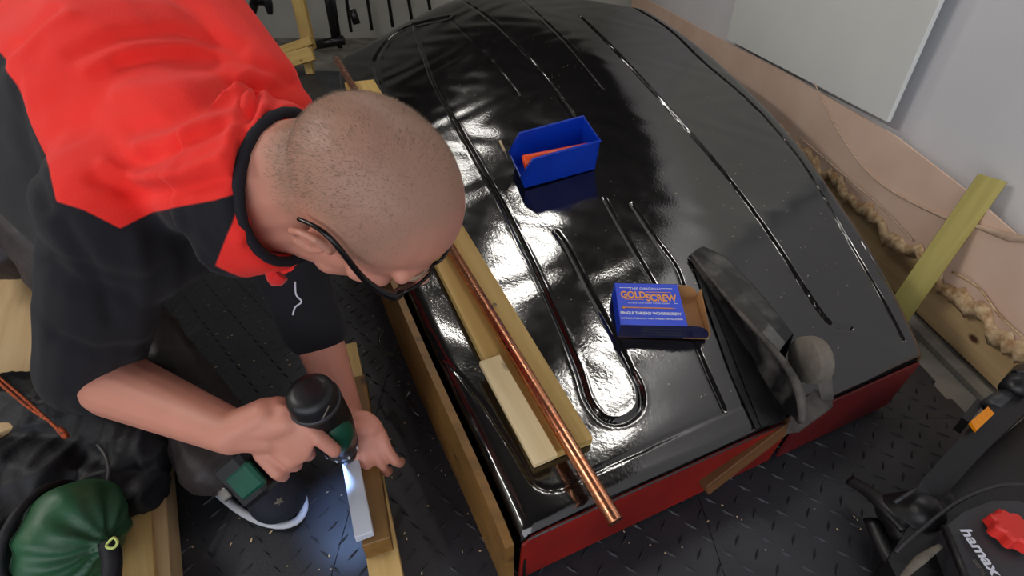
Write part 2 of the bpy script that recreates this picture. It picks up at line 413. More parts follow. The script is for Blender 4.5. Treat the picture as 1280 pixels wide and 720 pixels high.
Rpx = [(1156, 444), (1150, 425), (1125, 372), (1090, 308), (1048, 245), (1000, 178), (935, 108), (862, 46), (790, 0)]
def bpts(px): return [surf(*q) for q in px]
Lw = spline(bpts(Lpx), 12); Rw = spline(bpts(Rpx), 12)
def arc(pts, n):
    P = np.array([(p.x, p.y) for p in pts]); d = np.r_[0, np.cumsum(np.hypot(*np.diff(P, axis=0).T))]
    t = np.linspace(0, d[-1], n); return np.c_[np.interp(t, d, P[:, 0]), np.interp(t, d, P[:, 1])]
NB, NA = 560, 330
LA, RA = arc(Lw, NB), arc(Rw, NB)
ss = np.linspace(0, 1, NA); tt = np.linspace(0, 1, NB)
G = LA[:, None, :] * (1 - ss)[None, :, None] + RA[:, None, :] * ss[None, :, None]
G = G + (B2 * .22)[None, None, :] * (tt ** 3)[:, None, None] * (4 * ss * (1 - ss))[None, :, None]
XY = G.reshape(-1, 2); Hh = hsurf(XY[:, 0], XY[:, 1])
def groove(pxs, width, depth, raised=0.0, soft=None):
    pl = [(q.x, q.y) for q in spline([surf(*p) for p in pxs], 6)]
    lo = np.min(pl, 0) - .03; hi = np.max(pl, 0) + .03
    m = np.all((XY > lo) & (XY < hi), 1); d = seg_dist(XY[m], pl)
    Hh[m] -= depth * np.exp(-(d / width) ** 2)
    if raised: Hh[m] += raised * np.exp(-((d - width * 2.2) / width) ** 2)
groove([(515, 30), (530, 72), (545, 110), (590, 190), (640, 280), (690, 385), (722, 460), (735, 500), (755, 524), (780, 526), (800, 510), (800, 485), (790, 465)], .0035, .007, .0005)
groove([(790, 465), (765, 415), (735, 360), (712, 315), (695, 290)], .004, .003)
groove([(755, 248), (785, 300), (815, 352), (855, 420)], .0028, .004)
groove([(790, 255), (820, 300), (850, 345), (868, 425), (905, 512)], .0028, .004)
groove([(560, -10), (620, 30), (680, 95), (720, 150), (745, 190)], .004, .002, .0004)
groove([(640, -10), (700, 45), (755, 110)], .004, .0015, .0004)
groove([(725, 20), (775, 70), (830, 130), (900, 210), (960, 290), (1005, 360), (1032, 398), (1048, 408), (1064, 410)], .0035, .008)
groove([(775, 0), (830, 32), (880, 78), (940, 130), (1000, 200), (1060, 300), (1098, 365), (1130, 425)], .003, .006)
groove([(1075, 300), (1090, 322), (1107, 348)], .003, .005)
groove([(540, 430), (600, 500), (640, 560), (682, 612), (760, 582), (850, 540), (930, 505)], .0022, .002)
groove([(478, 165), (480, 120), (470, 75), (500, 38), (560, 22)], .008, .003, .001)
groove([(560, 22), (600, 60), (650, 120)], .003, .0012)
# rolled rims
du = np.minimum(np.tile(ss, NB) * AL, (1 - np.tile(ss, NB)) * AL); dv = np.repeat(tt, NA) * 1.8; dv2 = np.repeat(1 - tt, NA) * 1.8
def roll(d, r, k): q = np.clip(1 - d / r, 0, 1); return k * (1 - np.sqrt(np.clip(1 - q * q, 0, 1)))
Hh -= roll(du, .02, .014) + roll(dv, .012, .008) + roll(dv2, .16, .12)
Hh += .0006 * np.sin(XY[:, 0] * 37 + 3 * np.sin(XY[:, 1] * 19)) * np.sin(XY[:, 1] * 29)
Vt = np.c_[XY, Hh]
idx = np.arange(NB * NA).reshape(NB, NA)
q = np.stack([idx[:-1, :-1], idx[:-1, 1:], idx[1:, 1:], idx[1:, :-1]], -1).reshape(-1, 4)
ring = list(idx[0, ::4]) + [idx[0, -1]] + list(idx[4::4, -1]) + [idx[-1, -1]] + list(idx[-1, ::-4]) + [idx[-1, 0]] + list(idx[::-4, 0])
rr = []
for r_ in ring:
    if not rr or rr[-1] != r_: rr.append(r_)
if rr[0] == rr[-1]: rr.pop()
SH = empty('moulded_shell', (OX, OY, 0), 'big glossy black moulded shell with grooved lid and red painted front end', 'vehicle panel')
top = link('top_panel', me_of('top_panel', Vt, q, True), 'black_gloss'); keep(top, SH)
def skirt(name, ids, zb, m, out=0.0, lift=0.0, inset=0.0, thick=.004, fixed=None):
    P = Vt[ids].copy(); n = len(P); cen = Vt.mean(0)
    T = np.gradient(P[:, :2], axis=0); nn = np.c_[T[:, 1], -T[:, 0]]; nn /= np.linalg.norm(nn, axis=1)[:, None] + 1e-9
    if ((P[n // 2, :2] - cen[:2]) @ nn[n // 2]) < 0: nn = -nn
    if fixed is not None: nn = np.tile(np.asarray(fixed), (n, 1))
    a = np.c_[P[:, :2] + nn * out, P[:, 2] + lift]; b = np.c_[P[:, :2] + nn * (out - inset), np.full(n, zb)]
    a2 = np.c_[P[:, :2] + nn * (out - thick), P[:, 2] + lift]; b2 = np.c_[P[:, :2] + nn * (out - inset - thick), np.full(n, zb)]
    V = np.r_[a, b, b2, a2]; Fc = []
    for k in range(4):
        for i in range(n - 1): Fc.append((k * n + i, k * n + i + 1, ((k + 1) % 4) * n + i + 1, ((k + 1) % 4) * n + i))
    Fc += [(0, n, 2 * n, 3 * n), (n - 1, 4 * n - 1, 3 * n - 1, 2 * n - 1)]
    return add(name, V, Fc, m, SH)
skirt('side_skirt', idx[::8, -1], .002, 'black_gloss', .0, 0, .02)
skirt('end_skirt', idx[-1, ::8], .002, 'black_gloss', .0)
skirt('side_skirt', idx[::8, 0], .002, 'black_gloss', -.004)
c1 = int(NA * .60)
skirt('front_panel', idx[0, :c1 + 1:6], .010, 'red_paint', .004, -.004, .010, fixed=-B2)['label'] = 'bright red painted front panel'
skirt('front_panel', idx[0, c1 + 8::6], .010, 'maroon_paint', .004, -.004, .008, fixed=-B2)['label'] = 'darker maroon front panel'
skirt('side_board', idx[:int(NB * .80):8, 0], .002, 'brown_ply', .024, .004, -.0, .013)['label'] = 'varnished plywood side board'
pA = Vector(Vt[idx[0, c1]]); pB = Vector(Vt[idx[0, int(NA * .40)]])
board('brace', Vector((pB.x, pB.y - .016, .055)), pA + Vector((.01, -.004, -.004)), .03, .02, (.4, -.9, .1), 'dark_wood', SH)
# metal lip at the front corner
q1 = surf(965, 532); q2 = surf(985, 522)
tube('edge_chip', [Vector(Vt[idx[0, 4]]) + Vector((.0, -.006, .0)), Vector(Vt[idx[0, 40]]) + Vector((0, -.006, .001)), Vector(Vt[idx[0, c1 - 10]]) + Vector((0, -.006, .0))], .0014, 'grey_dark', SH, 6)
hk = [Z(480, 412, .12), Z(474, 425, .10), Z(480, 438, .10), Z(492, 444, .11)]
tube('wire_hook', hk, .003, 'black_steel', SH, 8, res=5)
tube('wire_hook', [Z(513, 488, .07), Z(508, 498, .06), Z(516, 512, .05), Z(524, 520, .04)], .004, 'black_steel', SH, 8, res=5)
# ---- folding wheel bracket on the shell
def sf(px, py, o): return surf(px, py, o)
BR = empty('wheel_bracket', surf(960, 480), 'dusty black steel wheel bracket with side flanges bolted to the black shell', 'bracket')
def slab(name, pts, th, m, parent, dirv=None):
    """prism: a planar-ish outline given thickness along its own normal"""
    P = [Vector(p) for p in pts]; n = Vector((0, 0, 0))
    for i in range(len(P)): n += (P[i] - P[0]).cross(P[(i + 1) % len(P)] - P[0])
    n = (Vector(dirv) if dirv else n).normalized() * th; k = len(P)
    bm = bmesh.new(); a = [bm.verts.new(p) for p in P]; b = [bm.verts.new(p - n) for p in P]
    bm.faces.new(a); bm.faces.new(b[::-1])
    for i in range(k): bm.faces.new((a[i], b[i], b[(i + 1) % k], a[(i + 1) % k]))
    bmesh.ops.triangulate(bm, faces=[f for f in bm.faces if len(f.verts) > 4])
    return fin(bm, name, m, parent)
slab('base_plate', [sf(868, 336, .004), sf(882, 326, .004), sf(925, 390, .004), sf(1000, 500, .004), sf(975, 528, .004), sf(945, 536, .004), sf(915, 470, .004)], .003, 'black_steel', BR, (0, 0, 1))
slab('mount_strip', [sf(880, 352, .006), sf(890, 352, .006), sf(975, 522, .006), sf(952, 534, .006)], .003, 'black_steel', BR, (0, 0, 1))
hx = [(864, 318, .012, .004), (890, 350, .022, .004), (925, 392, .042, .004), (960, 430, .060, .004), (985, 462, .066, .004), (1000, 495, .052, .004), (1003, 528, .016, .004)]
tp = [sf(a, b, c) for a, b, c, d in hx]; bt = [Vector((p_.x - .004, p_.y + .004, float(hsurf(p_.x, p_.y)) + .005)) for p_ in tp]
V = []; th_ = Vector((.0035, 0, 0))
for a, b in zip(tp, bt): V += [a, b, b + th_, a + th_]
Fc = []
for i in range(len(tp) - 1):
    for k in range(4): Fc.append((i * 4 + k, i * 4 + (k + 1) % 4, i * 4 + 4 + (k + 1) % 4, i * 4 + 4 + k))
Fc += [(0, 1, 2, 3), tuple(len(V) - 4 + k for k in (3, 2, 1, 0))]
add('side_flange', V, Fc, 'worn_steel', BR)
tube('dusty_edge', [p_ + Vector((0, 0, .001)) for p_ in tp], [.0022, .003, .0042, .005, .0065, .0075, .006], 'dusty_steel', BR, 8, res=4)
far = [sf(878, 308, .018), sf(905, 320, .028), sf(940, 356, .044), sf(972, 394, .060), sf(990, 418, .066)]
near = [tp[0] + Vector((0, 0, .001)), tp[1], tp[2], sf(950, 420, .058), sf(972, 442, .066)]
V = []
for a, b in zip(near, far): m_ = (a + b) / 2 + Vector((0, 0, .003)); V += [a, m_, b, b - Vector((0, 0, .004)), a - Vector((0, 0, .004))]
Fc = [(i * 5 + k, i * 5 + (k + 1) % 5, i * 5 + 5 + (k + 1) % 5, i * 5 + 5 + k) for i in range(4) for k in range(5)] + [(0, 1, 2, 3, 4), (24, 23, 22, 21, 20)]
add('top_flange', V, Fc, 'worn_steel', BR)
V = []
for b in far: V += [b, Vector((b.x + .004, b.y, float(hsurf(b.x, b.y)) + .005)), Vector((b.x + .007, b.y, float(hsurf(b.x, b.y)) + .005)), b + Vector((.003, 0, 0))]
Fc = [(i * 4 + k, i * 4 + (k + 1) % 4, i * 4 + 4 + (k + 1) % 4, i * 4 + 4 + k) for i in range(4) for k in range(4)] + [(0, 1, 2, 3), (19, 18, 17, 16)]
add('side_flange', V, Fc, 'black_steel', BR)
slab('foot_plate', [sf(983, 540, .005), sf(1000, 538, .005), sf(1041, 508, .005), sf(1040, 492, .006), sf(1018, 486, .010), sf(990, 516, .01)], .005, 'dusty_steel', BR, (0, 0, 1))
slab('fork_plate', [sf(1030, 455, .050), sf(1040, 470, .040), sf(1042, 500, .010), sf(1030, 500, .008), sf(1026, 480, .030)], .004, 'dusty_steel', BR, (.9, -.3, .3))
wc = sf(1013, 450, .055); wax = camdir(.96, -.05, .16)
def cyl(name, c, ax, r, h, m, parent, n=32, r2=None, bev=0):
    c = Vector(c); ax = Vector(ax).normalized(); r2 = r if r2 is None else r2
    a, b = c - ax * h / 2, c + ax * h / 2
    if bev: return tube(name, [a, a + ax * bev * .3, a + ax * bev, b - ax * bev, b - ax * bev * .3, b], [r - bev, r - bev * .3, r, r2, r2 - bev * .3, r2 - bev], m, parent, n)
    return tube(name, [a, a, b, b], [r, r, r2, r2], m, parent, n, smooth=False)
cyl('wheel', wc, wax, .040, .026, 'rubber', BR, bev=.005)
cyl('hub', wc - wax * .014, wax, .028, .010, 'black_steel', BR)
cyl('bolt_head', sf(985, 459, .072), (-.5, -.6, .5), .006, .006, 'rubber', BR, 12)
# ---- things lying on the shell
BD0 = surf(706, 562, .02); BD1 = surf(449, 101, .02)
nup = (BD1 - BD0).cross(Vector((0, 0, 1))).cross(BD1 - BD0) * -1
nup = Vector((0, 0, 1)) - (BD1 - BD0).normalized() * (BD1 - BD0).normalized().z
tag(board('pine_board', BD0, BD1, .098, .018, nup, 'yellow_pine', end_cut=.0), 'long yellowish pine board lying on the black shell beneath the copper pipe', 'board')
O0 = surf(683, 574, .032); O1 = surf(612, 447, .032)
tag(board('pine_offcut', O0, O1, .038, .012, nup, 'pale_pine'), 'short pale pine offcut at the near left edge of the yellowish board', 'offcut')
PA = surf(690, 520, .033); PB = surf(437, 101, .034); dv_ = (PB - PA)
def at_y(target):
    lo, hi = -1.0, 1.6
    for _ in range(50):
        m_ = (lo + hi) / 2; q = project([PA + dv_ * m_])[1][0]
        if q > target: lo = m_
        else: hi = m_
    return PA + dv_ * lo
E0, E1 = at_y(652), at_y(74)
PI_ = empty('copper_pipe', E0, 'long straight copper pipe with drilled holes lying along the pine board', 'pipe')
pd = (E1 - E0).normalized()
tube('tube', [E0 + pd * .04, E0, E0, E0 + pd * .0001, E0 + pd * .04, E1], [.0095, .0095, .011, .011, .011, .011], 'copper', PI_, 24, smooth=True)
for px, py in ((597, 378), (671, 505)):
    hp = surf(px, py, .045); t = (hp - E0).dot(pd); c = E0 + pd * t; nrm = ((CAM - c) - pd * (CAM - c).dot(pd)).normalized()
    cyl('drill_hole', c + nrm * .0109, nrm, .0028, .0004, 'frame', PI_, 12)
for k, (px, py) in enumerate(((618, 381), (698, 523))):
    o = tube('washer', [surf(px, py, .0215) + Vector((math.cos(a) * .0035, math.sin(a) * .0035, 0)) for a in np.linspace(0, 2 * math.pi, 17)[:-1]], .0012, 'steel', None, 6, closed=True)
    tag(o, ('small steel washer on the pine board beside the middle of the pipe', 'small steel washer beside the pipe near the board end')[k], 'washer')
# blue parts bin
def bin_():
    c = surf(695, 205, 0.0); t = empty('parts_bin', c, 'small bright blue open plastic parts bin on the black shell', 'bin')
    p = [surf(654, 243, .0), surf(752, 216, 0), surf(728, 178, 0), surf(638, 206, 0)]
    x = (p[1] - p[0]).normalized(); up = (p[1] - p[0]).cross(p[3] - p[0]).normalized(); y = up.cross(x)
    Lx, Wy, Hz = .196, .112, .082; cc = (p[0] + p[1] + p[2] + p[3]) / 4 + up * .003
    def W(a, b, z): return cc + x * (a * Lx / 2) + y * (b * Wy / 2) + up * z
    th = .0022
    # side profile: low lip at the front (-x) rising to full height
    def side(b):
        s = .86; o = [W(-.93, b * s, 0), W(.9, b * s, 0), W(1, b, Hz), W(-.66, b, Hz), W(-1, b * .97, Hz * .45)]
        return slab('side_wall', o, th, 'blue_plastic', t, y * (b))
    side(-1); side(1)
    slab('bin_base', [W(-.93, -.86, 0), W(.9, -.86, 0), W(.9, .86, 0), W(-.93, .86, 0)], -.002, 'blue_plastic', t, up)
    slab('back_wall', [W(.9, -.86, 0), W(.9, .86, 0), W(1, 1, Hz), W(1, -1, Hz)], th, 'blue_plastic', t, x)
    slab('front_lip', [W(-.93, -.86, 0), W(-.93, .86, 0), W(-1.0, .97, Hz * .45), W(-1.0, -.97, Hz * .45)], th, 'blue_plastic', t, -x)
    tube('rim', [W(-1, -.97, Hz * .45), W(-.66, -1, Hz), W(1, -1, Hz), W(1, 1, Hz), W(-.66, 1, Hz), W(-1, .97, Hz * .45)], .0028, 'blue_plastic', t, 8)
    # orange taper lying inside
    a = W(-.84, -.50, Hz * .70); b = W(.78, -.62, Hz * .80)
    o = tube('marker_cone', [a, a + (b - a) * .03, a + (b - a) * .3, b], [.015, .0175, .0135, .004], 'orange_plastic', None, 20)
    tag(o, 'bright orange tapered plastic nozzle lying inside the blue bin', 'nozzle')
    s0 = W(-1.14, .62, .055)
    k = empty('marking_pencil', s0, 'short cream handled pick standing against the left end of the blue bin', 'tool')
    tube('handle', [W(-1.18, 1.02, .075), W(-1.12, .86, .05)], [.0028, .0032], 'pale_pine', k, 10)
    tube('shaft', [W(-1.12, .86, .05), W(-1.06, .6, .01)], .0016, 'steel', k, 8)
bin_()
# screw box
def screwbox():
    p = [surf(766, 418, .0), surf(848, 420, .0), surf(850, 372, .0)]
    c = surf(808, 405, 0); t = empty('screw_box', c, 'blue printed cardboard screw box with its end flap open showing bare card', 'box')
    up = Vector((0, -.22, 1)).normalized()
    x = (surf(850, 400, 0) - surf(766, 398, 0)); x = (x - up * x.dot(up)).normalized(); y = up.cross(x)
    Lx, Wy, Hz = .118, .100, .036
    cc = surf(807, 396, 0) + up * .002
    def W(a, b, z): return cc + x * (a * Lx / 2) + y * (b * Wy / 2) + up * z
    def face(name, q, n, m, th=.0008): return slab(name, q, th, m, t, n)
    face('top_face', [W(-1, -1, Hz), W(1, -1, Hz), W(1, 1, Hz), W(-1, 1, Hz)], up, 'card_blue')
    face('front_face', [W(-1, -1, 0), W(1, -1, 0), W(1, -1, Hz), W(-1, -1, Hz)], -y, 'card_dark')
    face('back_face', [W(-1, 1, 0), W(1, 1, 0), W(1, 1, Hz), W(-1, 1, Hz)], y, 'card_dark')
    face('end_face', [W(-1, -1, 0), W(-1, 1, 0), W(-1, 1, Hz), W(-1, -1, Hz)], -x, 'card_blue')
    face('bottom_face', [W(-1, -1, 0), W(1.75, -1, 0), W(1.75, 1, 0), W(-1, 1, 0)], -up, 'card')
    # inner tray sticking out with curved side flaps
    n = 8
    def flap(b, m):
        q = [W(1.0, b, 0), W(1.75, b, 0)] + [W(1 + .75 * math.cos(a) ** .8 if a < 1.5 else 1.0, b, Hz * (.15 + .85 * math.sin(a))) for a in np.linspace(.1, math.pi / 2, n)]
        return face('side_flap', q, y * b, m)
    flap(.97, 'card'); flap(-.97, 'card_dark')
    face('end_flap', [W(1.75, -.97, 0), W(1.75, .97, 0), W(1.80, .97, Hz * .75), W(1.80, -.97, Hz * .35)], x, 'card')
    T = Matrix((x, y, up)).transposed().to_4x4()
    def at(a, b, z=Hz + .0006): return Matrix.Translation(W(a, b, z)) @ T
    text('lettering', 'THE ORIGINAL', .0075, at(-.05, .72), 'white', t, 1.2)
    text('lettering', 'GOLD', .0225, at(-.47, .40), 'gold', t, .74, .0007)
    text('lettering', 'SCREW', .0225, at(.39, .27), 'gold', t, .74, .0007)
    text('lettering', 'DOUBLE SLASH POINT WOOD SCREW', .0038, at(-.03, .02), 'white', t, 1.15)
    text('lettering', 'SINGLE THREAD WOODSCREW', .0084, at(-.03, -.46), 'white', t, .90, .0003)
    text('lettering', 'SUPERIOR STRENGTH - FAST THREAD INSTALLATION', .0042, at(-.03, -.70), 'white', t, 1.08, .0001)
    for a, b, l in ((-.46, .18, .30), (.33, .55, .40), (-.70, .74, .16), (.62, .74, .18), (.80, .02, .05)):
        face('print_rule', [W(a - l, b, Hz + .0008), W(a + l, b, Hz + .0008), W(a + l, b + .025, Hz + .0008), W(a - l, b + .025, Hz + .0008)], up, 'gold' if abs(b) < .6 and l > .1 else 'white', .0003)
    for zz in (.25, .5, .72): face('print_rule', [W(-.3, -1.012, Hz * zz), W(.9, -1.012, Hz * zz), W(.9, -1.012, Hz * zz + .0016), W(-.3, -1.012, Hz * zz + .0016)], -y, 'grey_dark', .0003)
    tube('printed_screw', [W(-.86, -.20, Hz + .0006), W(-.82, -.20, Hz + .0006), W(-.76, -.20, Hz + .0006), W(.62, -.20, Hz + .0006), W(.78, -.20, Hz + .0006)], [.0036, .0036, .0016, .0016, .0002], 'gold', t, 8, flat=.15)
screwbox()
# specks of sawdust
def specks(name, pts, label, smin, smax, m='pale_pine'):
    V = []; Fc = []
    for p_ in pts:
        a = random.uniform(0, 6.28); s = random.uniform(smin, smax); l = s * random.uniform(1, 2.6); k = len(V)
        u = Vector((math.cos(a), math.sin(a), 0)); v = Vector((-u.y, u.x, 0)); h = s * .4
        for du_, dv_2, dz in ((-l, -s / 2, 0), (l, -s / 2, 0), (l, s / 2, 0), (-l, s / 2, 0), (0, 0, h)): V.append(p_ + u * du_ * .5 + v * dv_2 + Vector((0, 0, dz)))
        Fc += [(k, k + 1, k + 4), (k + 1, k + 2, k + 4), (k + 2, k + 3, k + 4), (k + 3, k, k + 4)]
    o = add(name, V, Fc, m); tag(o, label, 'shavings', kind='stuff'); return o
pts = []
for _ in range(330):
    i = random.randrange(20, NB - 60); j = random.randrange(10, NA - 10); pts.append(Vector(Vt[idx[i, j]]))
specks('sawdust', pts, 'pale sawdust specks scattered over the glossy black shell', .0008, .0016)
pts = []
for _ in range(260):
    x = random.uniform(-.75, .0); y = random.uniform(.2, 1.3)
    pts.append(Vector((x, y, .0018)))
for _ in range(60): pts.append(Vector((random.uniform(.15, .8), random.uniform(.15, .5), .0018)))
specks('wood_shavings', pts, 'pale wood chips scattered on the dark floor mats', .0012, .0026)
# ================================================================ RIGHT WALL THINGS
def onwall(px, py, dx=.0): return X(px, py, WX - dx)
# whiteboard
y0 = onwall(1115, 155, .06).y; 
zb = onwall(1115, 155, .05).z
slab_o = board('whiteboard', (WX - .055, y0 + .03, zb + .65), (WX - .055, y0 + 1.28, zb + .65), 1.3, .012, (-1, 0, 0), 'white_board')
tag(slab_o, 'large white rectangular board mounted on the wall, casting a shadow along its lower edge', 'board')
# tan hardboard sheet with torn lower edge
topz = [(815, 2), (860, 27), (990, 95), (1120, 170), (1207, 237), (1300, 318)]
tops = [onwall(*p_, .047) for p_ in topz]; ys = np.array([p_.y for p_ in tops])[::-1]; zs = np.array([p_.z for p_ in tops])[::-1]
botp = [(960, 150), (1010, 190), (1065, 240), (1100, 275), (1130, 300), (1190, 352), (1240, 400), (1300, 440)]
bots = [onwall(*p_, .05) for p_ in botp]; yb = np.array([p_.y for p_ in bots])[::-1]; zbm = np.array([p_.z for p_ in bots])[::-1]
n = 340; yy = np.linspace(.55, 4.9, n); V = []; Fc = []
tz = np.interp(yy, ys, zs); bz = np.interp(yy, yb, zbm) + .010 * np.sin(yy * 31) + .006 * np.sin(yy * 83 + 1) + .004 * rng.standard_normal(n)
HB = empty('hardboard_sheet', (WX, 1.5, 0), 'pinkish tan hardboard sheet with ragged torn lower edge along the wall', 'sheet')
for x_ in (WX - .050, WX - .044):
    for z_ in (tz, bz): V += [(x_, a, b) for a, b in zip(yy, z_)]
for i in range(n - 1):
    Fc += [(i, i + 1, n + i + 1, n + i), (2 * n + i, 3 * n + i, 3 * n + i + 1, 2 * n + i + 1), (i, 2 * n + i, 2 * n + i + 1, i + 1), (n + i, n + i + 1, 3 * n + i + 1, 3 * n + i)]
add('sheet', V, Fc, 'tan_board', HB)
V = []; Fc = []; R_ = 4
for r_ in range(R_):
    for i in range(n):
        k_ = r_ / (R_ - 1); V.append((WX - .051 - .010 * math.sin(k_ * 3.1) - .005 * rng.random(), yy[i], bz[i] + .006 - k_ * (.022 + .018 * abs(math.sin(yy[i] * 23)) + .010 * rng.random())))
for r_ in range(R_ - 1):
    for i in range(n - 1): Fc.append((r_ * n + i, r_ * n + i + 1, (r_ + 1) * n + i + 1, (r_ + 1) * n + i))
o = add('torn_edge', V, Fc, 'torn', HB, True); md = o.modifiers.new('s', 'SOLIDIFY'); md.thickness = .002
tube('torn_fibre', [onwall(1000, 172, .058), onwall(1050, 215, .062), onwall(1100, 258, .062), onwall(1140, 300, .062)], .0022, 'strip', HB, 6, res=5)
tube('torn_fibre', [onwall(1190, 340, .062), onwall(1205, 348, .066), onwall(1225, 362, .062), onwall(1250, 395, .062), onwall(1282, 425, .062)], .002, 'torn', HB, 6, res=5)
# pale strip
sp_ = [(1018, 104), (1040, 150), (1062, 186), (1082, 212), (1110, 236), (1150, 258), (1190, 275), (1225, 284), (1262, 296), (1290, 298)]
o = tube('cable_strip', [onwall(*q_, .056) for q_ in sp_], [.002, .0022, .0024, .0028, .003, .003, .0035, .005, .009, .005], 'strip', None, 10, res=6)
tag(o, 'pale bent plastic strip hanging across the tan hardboard sheet', 'strip')
# skirting timber at wall foot
o = board('wall_timber', (WX - .004, .50, .02), (WX - .004, 3.6, .02), .01, .02, (0, 0, 1), 'old_ply'); bpy.data.objects.remove(o)
o = board('wall_timber', (WX - .036, .50, .075), (WX - .036, 3.4, .075), .16, .018, (-1, 0, 0), 'old_ply')
tag(o, 'knotty old plywood board standing along the wall foot, below the torn tan sheet', 'board')
o = board('edge_rail', (WX - .075, .5, .003), (WX - .075, 3.3, .003), .03, .015, (0, 0, 1), 'concrete'); o.name = 'trim_1'; o['kind'] = 'structure'
# leaning stick
ST1 = X(1241, 222, WX - .045); ST0 = Z(1130, 380, .075)
ST0 = ST0 - (ST1 - ST0) * ((ST0.z - .022) / (ST1.z - ST0.z))
tag(board('timber_batten', ST0, ST1, .052, .024, (-.6, -.55, .5), 'treated'), 'greenish treated timber batten leaning diagonally against the white wall', 'batten')
# ================================================================ FAR END
def stick(name, a, b, wd, th, up, m, parent): return board(name, a, b, wd, th, up, m, parent, .001)
TF = Z(387, 92, 0); yT = TF.y
TR = empty('trestle', TF, 'yellow pine trestle frame standing on the floor behind the man', 'trestle')
def T_(px, py, dy=0): return Yy(px, py, yT + dy)
stick('post', T_(386, 62, .02), T_(357, -60, .02), .075, .05, (0, -1, 0), 'yellow_pine', TR)
stick('rail', T_(388, 50, -.03), T_(250, 98, -.03), .05, .045, (0, -1, .3), 'yellow_pine', TR)
stick('rail', T_(390, 66, -.09), T_(240, 112, -.09), .085, .03, (0, -1, .3), 'yellow_pine', TR)
stick('leg', T_(380, 60, -.04), T_(387, 93, -.04), .05, .04, (0, -1, 0), 'yellow_pine', TR)
RK = empty('metal_rack', Z(420, 62, 0), 'black metal rack with upright bars and floor rail at the far end of the garage', 'rack')
yR = Z(420, 64, 0).y
def R2(px, py, dy=0): return Yy(px, py, yR + dy)
tube('upright', [R2(399, -60), R2(420, 56)], .028, 'black_steel', RK, 8)
tube('upright', [R2(407, -60, .08), R2(425, 60, .02)], .022, 'black_steel', RK, 8)
tube('floor_rail', [R2(388, 57), R2(430, 50)], .035, 'black_steel', RK, 8)
for bx_, by_ in ((437, 26), (463, 24), (489, 20), (513, 12), (537, 6)):
    tube('bar', [R2(bx_ - 14, -70, .3), R2(bx_ + 2, by_ + 14, .3)], .014, 'black_steel', RK, 8)
tube('catch', [R2(440, 12), R2(446, 30)], .03, 'black_steel', RK, 8)
o = tube('clamp', [Yy(316, 16, 3.3), Yy(318, 4, 3.3), Yy(326, -2, 3.3), Yy(334, 2, 3.3), Yy(338, 18, 3.3)], [.02, .025, .04, .03, .014], 'black_steel', None, 10, res=4)
tag(o, 'black clamp hanging beside the yellow trestle', 'clamp')
# the wall carries the clamp's bar
tube('clamp_bar', [Yy(326, -2, 3.3), Yy(322, -90, 3.3)], .012, 'black_steel', o, 8).matrix_parent_inverse = Matrix.Identity(4)
o = tube('blue_bag', [Yy(291, 8, 3.2), Yy(289, -30, 3.2)], [.05, .09], 'blue_plastic', None, 12); tag(o, 'blue plastic thing glimpsed past the red shoulder, left of the black clamp', 'container')
# ================================================================ TIMBER BEING DRILLED
b0 = Z(487, 745, .045); b1 = Z(432, 430, .045)
tag(board('floor_beam', b0, b1, .046, .043, (0, 0, 1), 'pine'), 'long pine beam lying on the mats between the shoe and the shell', 'beam')
b2 = Z(474, 676, .085); b3 = Z(446, 470, .085)
tag(board('upper_batten', b2, b3, .040, .038, (0, 0, 1), 'brown_ply', shift=.004), 'brown timber batten stacked on the pine beam under the white block', 'batten')
b4 = Z(455, 668, .100); b5 = Z(437, 572, .100)
WB = tag(board('white_block', b4, b5, .026, .014, (0, 0, 1), 'white_wood'), 'narrow white block lit by the drill lamp with screw holes', 'block')
for tpos in (.06, .5, .92):
    q_ = b4.lerp(b5, tpos); o = cyl('screw_hole', q_ + Vector((.002, 0, .0003)), (0, 0, 1), .0018, .0006, 'frame', None, 10)
    o.parent = WB; o.matrix_parent_inverse = WB.matrix_basis.inverted()
o0 = Z(428, 520, .098); o1 = Z(427, 462, .098)
tag(board('pine_wedge', Z(436, 522, .10), Z(428, 466, .10), .030, .013, (0, 0, 1), 'pale_pine'), 'pale offcut lying on the beam beyond the left hand', 'offcut')
tag(board('thin_batten', Z(445, 520, .108), Z(440, 472, .108), .007, .020, (0, 0, 1), 'pine'), 'thin pine splint on edge beside the pale offcut', 'splint')
# ================================================================ LEFT: stacked boards, bags
tag(board('wide_board', Z(-60, 560, .17), Z(20, 312, .17), .20, .03, (0, 0, 1), 'old_ply'), 'wide brown board at the left edge, topmost of the wood stack', 'board')
tag(board('end_board', Z(22, 476, .115), Z(50, 385, .115), .085, .045, (.1, 0, 1), 'pale_pine'), 'pale knotty board with dark knots beside the wide brown board', 'board')
tag(board('end_block', Z(55, 480, .085), Z(68, 430, .085), .04, .05, (0, 0, 1), 'pale_pine'), 'short pale block at the right of the left wood stack', 'block')
tag(board('low_board', Z(168, 760, .06), Z(160, 560, .06), .052, .05, (0, 0, 1), 'pine'), 'pine board sticking out below the black bag, left of the pair', 'board', )
tag(board('low_board', Z(200, 760, .055), Z(190, 540, .055), .030, .05, (0, 0, 1), 'old_ply'), 'narrow tan board sticking out below the black bag, right of the pair', 'board')
def cloth_noise(me, amp, freq, seed=0):
    co = coords(me); nn = normals(me); f = np.zeros(len(co)); r_ = np.random.default_rng(seed)
    for k in range(5):
        d = r_.standard_normal(3); d /= np.linalg.norm(d); d2 = r_.standard_normal(3)
        ph = co @ d * freq * (1 + .5 * k) + 1.5 * np.sin(co @ d2 * freq * .5 + k) + k
        f += (1 - np.abs(np.sin(ph))) ** 2 / (1 + .4 * k)
    f -= f.mean(); setco(me, co + nn * (f * amp)[:, None])
BG = empty('black_bag', Z(90, 560, 0), 'rumpled black fabric bag heaped at the lower left below the arm', 'bag')
